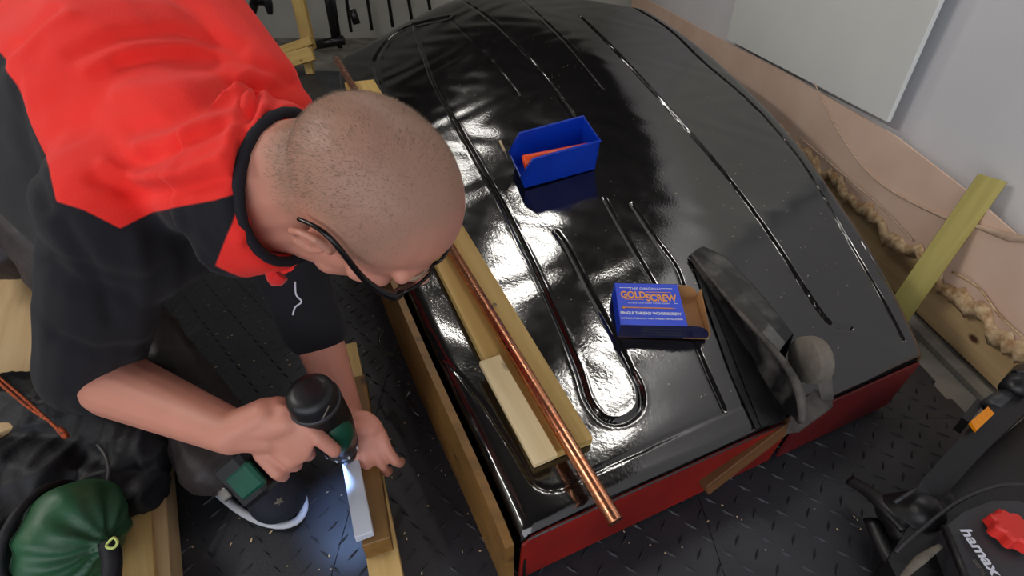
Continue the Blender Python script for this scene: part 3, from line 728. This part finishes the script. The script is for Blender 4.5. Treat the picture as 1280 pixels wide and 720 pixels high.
sh = [('c', Z(-60, 540, .10), Z(120, 520, .12), .09, .075), ('c', Z(120, 520, .12), Z(175, 560, .11), .07, .05), ('c', Z(-40, 620, .08), Z(60, 600, .10), .09, .07), ('c', Z(165, 560, .10), Z(175, 620, .07), .045, .03), ('c', Z(190, 560, .08), Z(190, 590, .06), .03, .025), ('c', Z(-40, 700, .08), Z(10, 640, .09), .07, .06), ('c', Z(90, 580, .10), Z(160, 620, .08), .055, .035)]
me = blob(sh, .006, 8); cloth_noise(me, .011, 24, 3); cz_ = coords(me); cz_[:, 2] = np.maximum(cz_[:, 2], .003); setco(me, cz_); keep(link('bag_body', me, 'black_cloth'), BG)
tube('piping', [Z(122, 556, .165), Z(132, 570, .16), Z(136, 590, .15), Z(131, 612, .14)], .0025, 'grey_dark', BG, 6, res=5)
for dx in (0, 8):
    tube('drawcord', [Z(-20 + dx, 462, .20), Z(30 + dx, 505, .20), Z(62, 527, .19), Z(80, 543, .18)], .0022, 'cord_orange', BG, 6, res=5)
tube('cord_lock', [Z(74, 536, .187), Z(83, 546, .183)], .0045, 'cord_orange', BG, 8)
o = empty('stuff_sack', Z(90, 670, .02), 'round green nylon stuff sack with lime cord toggle', 'sack')
c_ = Z(93, 668, .12); d_ = camdir(.9, .1, .1)
me = blob([('e', c_, (camdir(1, .1, .1), camdir(-.1, 1, 0), camdir(0, 0, 1)), (.056, .075, .065)), ('c', c_, Z(133, 680, .125), .05, .012)], .004, 6)
co = coords(me); nn = normals(me); tip = np.array(Z(136, 680, .125)); rel = co - tip; r_ = np.linalg.norm(rel, axis=1)
ax_ = np.array(camdir(-1, 0, 0)); e1 = np.array(camdir(0, 1, 0)); e2 = np.array(camdir(0, 0, 1)); an = np.arctan2(rel @ e1, rel @ e2)
wv = .0022 * np.sin(an * 13 + 2 * np.sin(r_ * 40)) * np.exp(-((r_ - .035) / .05) ** 2) + .002 * np.sin(an * 7 + 1)
setco(me, co + nn * wv[:, None]); keep(link('sack_body', me, 'green_nylon'), o)
tube('drawcord', [Z(134, 680, .15), Z(142, 672, .155), Z(147, 678, .155), Z(142, 685, .15), Z(134, 684, .15)], .0018, 'cord_lime', o, 6, closed=True, res=4)
tube('sack_band', [c_ + camdir(-.55, math.cos(a), math.sin(a)) * .075 for a in np.linspace(0, 6.283, 25)[:-1]], .006, 'black_cloth', o, 8, closed=True)
tube('neck_collar', [Z(134, 676, .13), Z(140, 700, .115), Z(138, 730, .10)], .012, 'black_cloth', o, 8, res=4)
tag(board('foil_scrap', Z(94, 490, .13), Z(103, 488, .13), .006, .001, (0, -.3, 1), 'white_wood', bev=0), 'tiny bright foil scrap between the black bag and the sleeve', 'scrap')
# ================================================================ CHILD SEAT (lower right)
def seat():
    t = empty('child_seat', Z(1230, 660, 0), 'dark grey plastic child bicycle seat with red knob and amber reflector', 'child seat')
    def P(px, py, z): return Z(px, py, z)
    # side rail running from the upper right to the foot rest
    slab('side_rail', [P(1138, 622, .10), P(1152, 600, .12), P(1218, 528, .14), P(1300, 452, .15), P(1310, 490, .15), P(1235, 560, .13), P(1170, 632, .10)], .035, 'black_plastic', t, (0, 0, 1))
    slab('seat_shell', [P(1150, 634, .085), P(1240, 556, .09), P(1320, 490, .10), P(1400, 760, .10), P(1160, 800, .08), P(1110, 700, .06)], .06, 'black_plastic', t, (0, 0, 1))
    # raised round edge of the base
    pts_ = [(1120, 690), (1135, 676), (1160, 655), (1190, 632), (1220, 616), (1255, 606), (1300, 606)]
    tube('shell_edge', [P(a, b, .125) for a, b in pts_], .0028, 'dark_plastic', t, 10, res=5)
    # console panel with logo
    pn = [P(1182, 658, .135), P(1205, 640, .14), P(1240, 626, .142), P(1275, 626, .142), P(1330, 660, .142), P(1340, 800, .13), P(1240, 770, .13), P(1205, 716, .132)]
    slab('console', pn, .04, 'dark_plastic', t, (0, 0, 1))
    tube('console_edge', [P(1180, 658, .137), P(1204, 716, .134), P(1225, 760, .13)], .005, 'black_plastic', t, 8)
    kc = P(1266, 661, .155); up = Vector((0, -.1, 1)).normalized()
    cyl('knob_ring', kc - up * .014, up, .030, .008, 'black_plastic', t, 40)
    V = []; n = 56
    for h, rr_ in ((-.012, .0245), (.004, .0235), (.0075, .020), (.0075, .0)):
        for i in range(n):
            a = 2 * math.pi * i / n; q = rr_ * (1 + (.10 * (math.cos(8 * a)) if rr_ > .01 else 0)); V.append(kc + Vector((math.cos(a) * q, math.sin(a) * q, h)))
    Fc = [(k * n + i, k * n + (i + 1) % n, (k + 1) * n + (i + 1) % n, (k + 1) * n + i) for k in range(3) for i in range(n)]
    add('red_knob', V, Fc, 'red_plastic', t)
    a0 = P(1211, 668, .1415); a1 = P(1243, 713, .1385); x = (a1 - a0).normalized(); y = up.cross(x).normalized(); z = x.cross(y)
    T = Matrix((x, y, z)).transposed().to_4x4()
    text('lettering', 'hamax', .0215, Matrix.Translation(P(1225, 689, .1425)) @ T, 'white', t, 1.02, .0005)
    text('lettering', 'SIESTA', .0065, Matrix.Translation(P(1224, 709, .1415)) @ T, 'rubber', t, 1.0, .0)
    # reflector
    slab('amber_reflector', [P(1213, 527, .150), P(1235, 508, .152), P(1243, 517, .152), P(1221, 538, .150)], .006, 'reflector', t, (0, 0, 1))
    slab('latch', [P(1202, 522, .13), P(1222, 497, .13), P(1230, 505, .13), P(1212, 528, .13)], .03, 'black_plastic', t, (0, 0, 1))
    tube('hinge_pin', [P(1238, 508, .135), P(1262, 492, .135)], .014, 'dark_plastic', t, 14)
    tube('strap_roller', [P(1264, 488, .15), P(1282, 466, .15)], .018, 'black_plastic', t, 14)
    tube('release_lever', [P(1270, 470, .16), P(1300, 466, .16)], .010, 'black_plastic', t, 10)
    # foot rest
    tube('foot_rest', [P(1062, 600, .05), P(1085, 614, .06), P(1108, 634, .07), P(1135, 660, .07)], [.011, .013, .014, .016], 'black_plastic', t, 10, flat=.5, res=4)
    for a, b in ((1068, 603), (1079, 610), (1089, 618), (1098, 627)):
        cyl('strap_hole', P(a, b, .070), (0, 0, 1), .003, .002, 'grey_dark', t, 10)
    tube('strap_foot', [P(1090, 650, .04), P(1108, 690, .04), P(1120, 710, .04)], .014, 'black_plastic', t, 10, flat=.5, res=4)
    me = blob([('c', P(1120, 640, .06), P(1150, 640, .08), .028, .032), ('c', P(1130, 665, .05), P(1175, 625, .08), .025, .02)], .004, 5)
    keep(link('foot_cup', me, 'black_plastic'), t)
    tube('buckle', [P(1118, 628, .105), P(1146, 611, .115)], .003, 'dark_plastic', t, 8)
    tube('white_strap', [P(1128, 722, .13), P(1150, 700, .13), P(1176, 682, .13)], [.003, .006, .003], 'rubber', t, 8, flat=.4, res=4)
    for a, b in ((1190, 607), (1196, 604), (1202, 600), (1199, 610), (1193, 613)):
        cyl('snap_stud', P(a, b, .092), (0, 0, 1), .0028, .003, 'grey_dark', t, 10)
seat()
# ================================================================ PERSON
PER = empty('person', Z(120, 420, 0), 'man in red and black fleece and glasses, bending down and drilling into timber', 'person')
Fh = camdir(.56, .70, .44); Rh = camdir(-.45, .68, -.51); Uh = Rh.cross(Fh).normalized(); Fh = Uh.cross(Rh).normalized()
HX = (Fh, Rh, Uh); HD = C(466, 247, .54)
def H(f, r, u): return HD + Fh * f + Rh * r + Uh * u
NB0 = C(325, 232, .61)
RSh = C(150, 262, .62); REl = C(112, 466, .80); RWr = C(292, 541, .665)
LSh = C(318, 130, .74); LEl = C(372, 352, .86); LWr = C(437, 528, .88)
PEL = Vector((-1.05, 1.10, .52))
body = []
c_ = lambda a, b, r1, r2: body.append(('c', a, b, r1, r2))
e_ = lambda c, ax, r: body.append(('e', c, ax, r))
e_(H(-.008, 0, .028), HX, (.098, .078, .086)); e_(H(.015, 0, .0), HX, (.082, .068, .085))
e_(H(.035, 0, -.045), HX, (.058, .058, .072)); c_(H(.062, 0, -.105), H(.05, 0, -.085), .024, .036)
c_(H(.03, .045, -.085), H(.065, .015, -.10), .022, .02); c_(H(.03, -.045, -.085), H(.065, -.015, -.10), .022, .02)
c_(H(.088, 0, .0), H(.113, 0, -.038), .009, .0125); c_(H(.105, .010, -.040), H(.105, -.010, -.040), .008, .008)
c_(H(.086, .012, .012), H(.078, .045, .012), .010, .010); c_(H(.086, -.012, .012), H(.078, -.045, .012), .010, .010)
c_(H(.070, .042, -.03), H(.05, .055, -.035), .016, .014); c_(H(.070, -.042, -.03), H(.05, -.055, -.035), .016, .014)
c_(H(.090, .018, -.068), H(.090, -.018, -.068), .0065, .0065); c_(H(.088, .014, -.077), H(.088, -.014, -.077), .007, .007)
c_(H(-.035, 0, -.02), NB0, .066, .072); c_(H(-.01, 0, -.04), NB0 + camdir(.3, .6, .2) * .02, .060, .068); c_(H(.02, .02, -.07), NB0 + camdir(.5, .5, .1) * .03, .045, .055)
for sg in (1, -1):      # ears: rim, lobe, inner bowl left open
    rim = [(-.022, .078, -.032), (-.030, .087, -.012), (-.026, .091, .010), (-.012, .090, .022), (.004, .086, .017), (.008, .080, .002)]
    for a, b in zip(rim[:-1], rim[1:]): c_(H(a[0], sg * a[1], a[2]), H(b[0], sg * b[1], b[2]), .0046, .0046)
    c_(H(-.004, sg * .078, -.034), H(-.018, sg * .080, -.036), .0065, .006); c_(H(-.010, sg * .074, -.02), H(-.012, sg * .076, .010), .009, .010)
    c_(H(.004, sg * .077, -.014), H(.0, sg * .080, -.030), .0045, .005)
# arms
c_(RSh, REl, .055, .046); c_(REl, REl.lerp(RWr, .25), .046, .050); c_(REl.lerp(RWr, .25), RWr, .050, .029)
c_(LSh, LEl, .052, .042); c_(LEl, LEl.lerp(LWr, .3), .042, .043); c_(LEl.lerp(LWr, .3), LWr, .043, .027)
# torso, hips, legs (inside the clothes)
c_(NB0, C(230, 190, .72), .075, .11); c_(RSh, LSh, .06, .06); c_(C(230, 190, .74), PEL, .12, .13)
# right hand round the drill handle
DT = C(439, 577, .815); DR = C(386, 490, .635); dax = (DT - DR).normalized()
HB0 = C(398, 520, .665); HB1 = C(312, 592, .70); hax = (HB1 - HB0).normalized()
vw = (CAM - HB0.lerp(HB1, .4)).normalized(); side = hax.cross(vw).normalized()      # across the handle in the picture
if side.x < 0: side = -side
def finger(pts_, r0, r1):
    P_ = [Vector(p_) for p_ in pts_]; k = len(P_) - 1
    for i in range(k):
        a = r0 + (r1 - r0) * i / k; b = r0 + (r1 - r0) * (i + 1) / k; c_(P_[i], P_[i + 1], a, b)
hm = HB0.lerp(HB1, .42) + vw * .026
e_(hm - side * .012, (side, hax, vw), (.048, .042, .017)); c_(RWr, hm - side * .045, .029, .024)
c_(RWr, hm - side * .02 - hax * .02, .026, .020); c_(RWr, hm - side * .02 + hax * .02, .026, .020)
for k in range(4):
    b = HB0.lerp(HB1, .16 + .19 * k) + vw * .024
    L1 = (.034, .038, .036, .028)[k]; kn = b + side * .022
    if k == 0:   # trigger finger reaches along the body
        finger([b - side * .01, kn + vw * .002, kn + side * .026 - vw * .012 - hax * .006, kn + side * .030 - vw * .034 - hax * .006, kn + side * .012 - vw * .046 - hax * .004], .0112, .008)
    else:
        finger([b - side * .01, kn, kn + side * .010 - vw * .032, kn - side * .012 - vw * .050, kn - side * .034 - vw * .046], .0115, .0085)
tb = hm - side * .045 - hax * .022 - vw * .008
finger([tb, tb - hax * .022 + side * .018 - vw * .014, tb - hax * .016 + side * .05 - vw * .022], .014, .0095)
# left hand holding the timber beyond the chuck
lp = C(455, 543, .815); ld = camdir(.28, .95, .12); ls = camdir(1, -.28, .1); ln = ld.cross(ls).normalized()
if ln.z < 0: ln = -ln
e_(lp, (ld, ls, ln), (.042, .034, .015)); c_(LWr, lp - ld * .01, .027, .020); c_(LWr, lp - ld * .005 + ls * .015, .024, .016)
for k in range(4):
    b = lp + ld * .028 + ls * (.026 - .0175 * k)
    L1 = (.024, .030, .033, .029)[k]; sp2 = ls * (.006 - .0035 * k)
    finger([b - ld * .02, b + ld * .008 + sp2 * .4 + ln * .004, b + ld * (.010 + L1 * .8) + sp2 * 1.4 + ln * .004, b + ld * (.006 + L1 * 1.45) + sp2 * 2 - ln * .008, b + ld * (L1 * 1.8) + sp2 * 2 - ln * .022], .0100, .0072)
finger([lp - ls * .022 - ld * .02, lp - ls * .036 + ld * .008 - ln * .002, lp - ls * .034 + ld * .036 - ln * .010], .0125, .009)
bme = blob(body, .0032, 5)
co = coords(bme); rel = co - np.array(HD); hf = rel @ np.array(Fh); hr = rel @ np.array(Rh); hu = rel @ np.array(Uh)
# cropped hair zone: crown and back, receding at the forehead
front = .055 - .25 * np.clip(np.abs(hr) - .02, 0, 1) - .0
low = -.035 + .5 * np.clip(hf + .03, 0, .08)
hz = np.minimum(front - hf - .25 * np.clip(.06 - hu, 0, 1) * 0, hu - low)
hz = np.where(np.linalg.norm(rel, axis=1) < .17, hz, -1)
ed = np.sqrt((hf + .010) ** 2 + (np.abs(hr) - .084) ** 2 + (hu + .004) ** 2); hz = np.minimum(hz, (ed - .036))
bme.attributes.new('scalp', 'FLOAT', 'POINT').data.foreach_set('value', hz.astype(np.float32))
skin, sb = split_mat('skin', 'scalp', (208, 142, 122), (170, 130, 110), .47, bump=.25, bscale=260, soft=.02, var=.03, spec=.4)
sb.inputs['Subsurface Weight'].default_value = .12; sb.inputs['Subsurface Radius'].default_value = (.012, .005, .003); sb.inputs['Subsurface Scale'].default_value = .6
BO = link('body', bme, skin); keep(BO, PER)
# cropped hair
me = bme; nn = normals(me); cand = np.where(hz > -.004)[0]
wgt = np.clip((hz[cand] + .004) / .03, 0.05, 1) * np.where(hf[cand] > .0, np.clip(1 - hf[cand] / .06, .12, 1), 1); wgt /= wgt.sum()
pick = rng.choice(cand, 17000, p=wgt); base = co[pick] + rng.standard_normal((len(pick), 3)) * .0014
nrm = nn[pick]; flow = -np.array(Fh) * .5 - np.array(Uh) * .3
dd = nrm * .8 + flow + rng.standard_normal((len(pick), 3)) * .35; dd /= np.linalg.norm(dd, axis=1)[:, None]
base = co[pick] + (base - co[pick]) - nrm * np.sum((base - co[pick]) * nrm, 1)[:, None]
tip = base + dd * (.0022 + .0016 * rng.random(len(pick)))[:, None]; sd = np.cross(dd, nrm); sd /= np.linalg.norm(sd, axis=1)[:, None] + 1e-9
Vv = np.concatenate([base - nrm * .0004 - sd * .00016, base - nrm * .0004 + sd * .00016, tip], 1).reshape(-1, 3)
o = link('cropped_hair', me_of('cropped_hair', Vv, np.arange(len(Vv)).reshape(-1, 3)), 'hairm'); keep(o, PER)
# eyes and brows
for sg in (1, -1):
    v_, f_ = ell_geo(H(.080, sg * .031, -.006), HX, (.012, .012, .012)); add('eye', v_, f_, 'white', PER, True)
    v_, f_ = ell_geo(H(.0905, sg * .031, -.007), HX, (.003, .005, .005)); add('iris', v_, f_, 'frame', PER, True)
    tube('eyebrow', [H(.094, sg * .014, .014), H(.092, sg * .032, .018), H(.082, sg * .048, .012)], .0028, 'hairm', PER, 6, res=4)
# glasses
GL = link('glasses', me_of('glasses', *cap_geo(H(.104, .008, -.002), H(.104, -.008, -.002), .0018, .0018)), 'frame'); keep(GL, PER)
GL['label'] = 'black rectangular spectacles with thick temple arms'
def gsub(o): o.parent = GL; return o
for sg in (1, -1):
    rect = [H(.104, sg * .008, .006), H(.101, sg * .032, .009), H(.094, sg * .053, .006), H(.093, sg * .053, -.016), H(.099, sg * .034, -.024), H(.104, sg * .010, -.019)]
    gsub(tube('lens_rim', rect, .0021, 'frame', None, 8, closed=True, res=4))
    gsub(slab('lens', rect, .0015, 'glass', None, Fh))
    gsub(tube('temple_arm', [H(.093, sg * .055, .003), H(.086, sg * .068, .007), H(.05, sg * .080, .015), H(.0, sg * .085, .036), H(-.020, sg * .084, .030), H(-.036, sg * .083, .010)], [.0046, .0046, .0036, .0030, .0026, .0022], 'frame', None, 8, res=5))
    gsub(cyl('hinge_stud', H(.088, sg * .064, .007) + Rh * sg * .004, Rh, .002, .001, 'steel', None, 10))
# fleece
nax = camdir(.93, .15, -.33); cc = C(366, 236, .575)
n1 = camdir(.12, -.98, .05); n1 = (n1 - nax * n1.dot(nax)).normalized(); n2 = nax.cross(n1)
def cring(r1_, r2_, off, k=28): return [cc + nax * (off) + n1 * (math.cos(a) * r1_) + n2 * (math.sin(a) * r2_) for a in np.linspace(0, 2 * math.pi, k + 1)[:-1]]
CH = C(215, 175, .74); jk = []; cc_j = C(362, 236, .575) - camdir(.93, .15, -.33) * .115
jc = lambda a, b, r1, r2: jk.append(('c', a, b, r1, r2))
jc(cc_j + nax * .02, CH, .086, .14); jc(LSh, C(190, -10, .86), .082, .12); jc(RSh, CH, .078, .13); jc(LSh, CH, .075, .13); jc(RSh, LSh, .085, .08)
jc(CH, PEL, .155, .16); jc(CH + camdir(-.4, -.7, -.1) * .06, PEL + camdir(.2, -1, 0) * .05, .15, .16)
jc(C(175, 300, .68), PEL + Vector((0, -.05, -.05)), .09, .14); jc(C(260, 265, .70), CH, .075, .12)
jc(RSh, RSh.lerp(REl, .5), .078, .072); jc(RSh.lerp(REl, .5), REl, .074, .068); jc(REl, REl.lerp(RWr, .10), .066, .058)
jc(LSh, LEl, .075, .060); jc(LEl, LEl.lerp(LWr, .32), .057, .054)
for off, g in ((-.012, .0), (-.026, .004), (-.042, .010), (-.060, .016)):
    rg = cring(.089 + g, .075 + g, off, 26)
    for a, b in zip(rg, rg[1:] + rg[:1]): jc(a, b, .0105, .0105)
jme = blob(jk, .0042, 9, .6)
co = coords(jme); nn = normals(jme); X_, Y_, D_ = project(co); P2 = np.c_[X_, Y_]
def wrinkle(pl, wd, amp):
    d = seg_dist(P2, pl); return amp * np.exp(-(d / wd) ** 2)
disp = np.zeros(len(co))
vis = (D_ < .80)
for pl, wd, am in (([(90, 70), (150, 45), (220, 36), (300, 60)], 9, -.007), ([(110, 88), (170, 62), (240, 58), (310, 85)], 10, .006),
                   ([(150, 80), (200, 68), (260, 70), (320, 80), (370, 100)], 9, -.008), ([(160, 160), (200, 150), (250, 130), (320, 112), (380, 110)], 12, -.009),
                   ([(150, 120), (210, 112), (280, 98), (340, 98)], 12, .006), ([(165, 205), (215, 185), (265, 160), (310, 130)], 11, -.010), ([(170, 182), (230, 165), (290, 140)], 8, .005),
                   ([(130, 205), (175, 222), (230, 220), (280, 200)], 9, .009), ([(120, 225), (170, 240), (230, 238), (280, 225)], 9, -.007),
                   ([(300, 100), (290, 150), (285, 210)], 7, .006), ([(318, 110), (305, 160), (298, 220)], 6, -.007), ([(332, 112), (318, 165), (312, 230), (300, 300)], 6, .006),
                   ([(345, 125), (330, 175), (322, 240)], 5, -.006), ([(0, 80), (30, 40), (70, 10)], 8, -.006), ([(15, 75), (50, 40), (90, 20)], 8, .005),
                   ([(80, 280), (110, 330), (140, 400)], 12, -.006), ([(170, 300), (180, 360), (170, 440)], 14, .007), ([(60, 330), (100, 360), (160, 370)], 9, -.006), ([(70, 420), (120, 440), (180, 430)], 8, -.006),
                   ([(20, 100), (30, 170), (60, 260)], 8, -.005), ([(230, 300), (240, 360), (220, 420)], 12, -.006),
                   ([(345, 360), (375, 372), (415, 366)], 5, -.003), ([(350, 395), (385, 388), (415, 398)], 5, -.003)):
    disp += wrinkle(pl, wd, am)
fr = co @ np.array([3., 5., 2.]); disp += .0022 * np.sin(fr * 6 + 2 * np.sin(co @ np.array([14., -9., 11.])))
setco(jme, co + nn * disp[:, None])
redpoly = [(-900, -900), (-14, 45), (0, 66), (30, 132), (60, 200), (72, 252), (105, 262), (150, 285), (190, 266), (225, 258), (270, 250), (300, 240), (290, 280), (270, 330), (300, 345), (356, 362), (358, 342), (430, 335), (700, 300), (700, -900)]
sd = seg_dist(P2, redpoly + [redpoly[0]]) * D_ / F; ins = inside(P2, redpoly); sd = np.where(ins, sd, -sd)
sd = np.where((D_ > .79) & (Y_ > 250), -np.abs(sd) - .002, sd)
jme.attributes.new('panel', 'FLOAT', 'POINT').data.foreach_set('value', sd.astype(np.float32))
fl, fb = split_mat('fleece', 'panel', (15, 14, 22), (246, 46, 36), .9, sheen=.04, bump=.5, bscale=420, soft=.001)
JK = link('fleece_jacket', jme, fl); md = JK.modifiers.new('smooth', 'SMOOTH'); md.iterations = 5; md.factor = .5; keep(JK, PER); JK['label'] = 'bright red fleece with navy side panels and sleeves'
# collar: stands round the neck
tube('collar_trim', cring(.086, .072, -.001), .0062, 'navy', PER, 12, closed=True)
tube('collar_tip', [C(343, 318, .585), C(340, 336, .59), C(345, 350, .59), C(352, 344, .59)], .0085, 'red_cloth', PER, 10, res=4)
tube('sleeve_cord', [C(369, 352, .79), C(370, 368, .785), C(377, 377, .785), C(369, 384, .785), C(366, 394, .785)], .0013, 'white', PER, 6, res=4)
# trousers
KN1 = C(130, 380, .98); AN1 = C(292, 566, .86); KN2 = C(10, 300, 1.02)
tm = blob([('c', PEL + Vector((.05, -.1, 0)), KN1, .12, .085), ('c', KN1, AN1, .08, .058), ('c', PEL + Vector((0, 0, -.03)), PEL + Vector((.1, -.1, -.06)), .16, .14), ('c', PEL, KN2, .13, .085), ('c', KN2, Vector((-1.25, 1.2, .09)), .082, .06), ('c', C(230, 500, .90), C(262, 585, .82), .055, .045)], .006, 8)
cloth_noise(tm, .004, 30, 5); cz_ = coords(tm); cz_[:, 2] = np.maximum(cz_[:, 2], .003); setco(tm, cz_)
o = link('trousers', tm, 'trouser'); keep(o, PER)
# shoes
def shoe(heel, toe, sc=1.0, nm='shoe'):
    heel = Vector(heel); toe = Vector(toe); x = (toe - heel); x.z = 0; Ls = x.length; x.normalize(); z = Vector((0, 0, 1)); y = z.cross(x)
    def P(a, b, h): return heel + x * (a * Ls) + y * b + z * h
    me = blob([('c', P(.12, 0, .045), P(.5, 0, .045), .034, .038), ('c', P(.5, 0, .04), P(.80, .004, .032), .038, .036), ('e', P(.82, .003, .030), (x, y, z), (.050, .046, .034)), ('c', P(.12, 0, .05), P(.14, 0, .10), .033, .038), ('c', P(.15, 0, .09), P(.5, 0, .055), .036, .036)], .004, 6)
    cz = coords(me); cz[:, 2] = np.maximum(cz[:, 2], heel.z + .016); setco(me, cz)
    s = link(nm, me, 'navy_shoe'); keep(s, PER)
    out = []
    for i in range(40):
        a = 2 * math.pi * i / 40; ca, sa = math.cos(a), math.sin(a)
        ex = .5 + .52 * (abs(ca) ** .8) * (1 if ca > 0 else -1); wd = .045 if ca > -.2 else .036
        out.append(P(ex, sa * wd, .014))
    sl = tube('sole', out, .0065, 'sole', None, 10, closed=True, flat=.8); sl.parent = s
    return s, P
s1, SPf = shoe(Z(258, 560, 0) , Z(374, 652, .0))
sp0 = Z(349, 627, .072); star = []
for i in range(10): r_ = .007 if i % 2 == 0 else .003; star.append(sp0 + Vector((math.cos(i * math.pi / 5) * r_, math.sin(i * math.pi / 5) * r_, .002)))
o = slab('star_mark', star, .003, 'rubber', None, (0, 0, 1)); o.parent = s1
shoe(Vector((-1.30, 1.30, .0)), Vector((-1.12, 1.10, 0)))
# ================================================================ DRILL
DRL = empty('cordless_drill', DR, 'green and black cordless drill held in the right hand, lamp lit', 'drill')
per = dax
tube('motor_housing', [DR - dax * .004, DR - dax * .002, DR + dax * .006, DR + dax * .04, DR + dax * .09, DR + dax * .125, DR + dax * .155], [.016, .026, .031, .034, .034, .031, .027], 'black_plastic', DRL, 28)
tube('rear_rib', [DR + dax * .022, DR + dax * .024, DR + dax * .028, DR + dax * .030], [.033, .0345, .0345, .033], 'dark_plastic', DRL, 28)
vv = (CAM - DR); vv = (vv - dax * vv.dot(dax)).normalized(); sw = dax.cross(vv)
me = blob([('e', DR + dax * .088 + vv * .016 + side * .006, (dax, sw, vv), (.042, .025, .024))], .003, 2); o = link('green_shell', me, 'green_plastic'); keep(o, DRL)
cyl('torque_collar', DR + dax * .166, dax, .0275, .022, 'dark_plastic', DRL, 24, .0245, .002)
for k in range(9):
    a = 2 * math.pi * k / 9; q = DR + dax * .167 + (vv * math.cos(a) + sw * math.sin(a)) * .0270
    board('collar_mark', q - dax * .004, q + dax * .004, .003, .0008, (vv * math.cos(a) + sw * math.sin(a)), 'white', DRL, 0)
cyl('chuck', DR + dax * .194, dax, .0235, .036, 'black_plastic', DRL, 24, .015, .003)
tube('drill_bit', [DR + dax * .206, DT - dax * .004], .0028, 'steel', DRL, 10)
tube('vent_line', [DR + vv * .030 - sw * .012 + dax * .006, DR + vv * .032 + dax * .018, DR + vv * .030 + sw * .010 + dax * .030], .0012, 'rubber', DRL, 6)
me = blob([('c', HB0, HB0.lerp(HB1, .75), .020, .018), ('c', DR + dax * .05, HB0, .026, .022)], .0035, 3); keep(link('handle', me, 'black_plastic'), DRL)
# battery foot
bx0 = HB0.lerp(HB1, .80); bx1 = bx0 + hax * .052
x, y, z = frame(hax, vw)
board('battery', bx0 + z * .026, bx1 + z * .026, .072, .060, z, 'black_plastic', DRL, .006)
board('green_band', bx0 - x * .008 + z * .029 + y * .004, bx1 - x * .012 + z * .029 + y * .004, .040, .012, z, 'green_plastic', DRL, .004)
board('battery_clip', bx1 - x * .006 + z * .031, bx1 + x * .010 + z * .031, .018, .008, z, 'steel', DRL, .002)
# the drill's own work lamp
l = bpy.data.lights.new('work_lamp', 'SPOT'); l.energy = 4.5; l.color = (.32, .52, 1); l.spot_size = math.radians(75); l.spot_blend = .8; l.shadow_soft_size = .006
lo_ = bpy.data.objects.new('work_lamp', l); COL.objects.link(lo_)
lpz = DR + dax * .145 + (-hax * -.030) ; lo_.location = lpz
tg = Z(445, 640, 0); lo_.rotation_euler = (tg - lpz).to_track_quat('-Z', 'Y').to_euler()
keep(lo_, DRL)
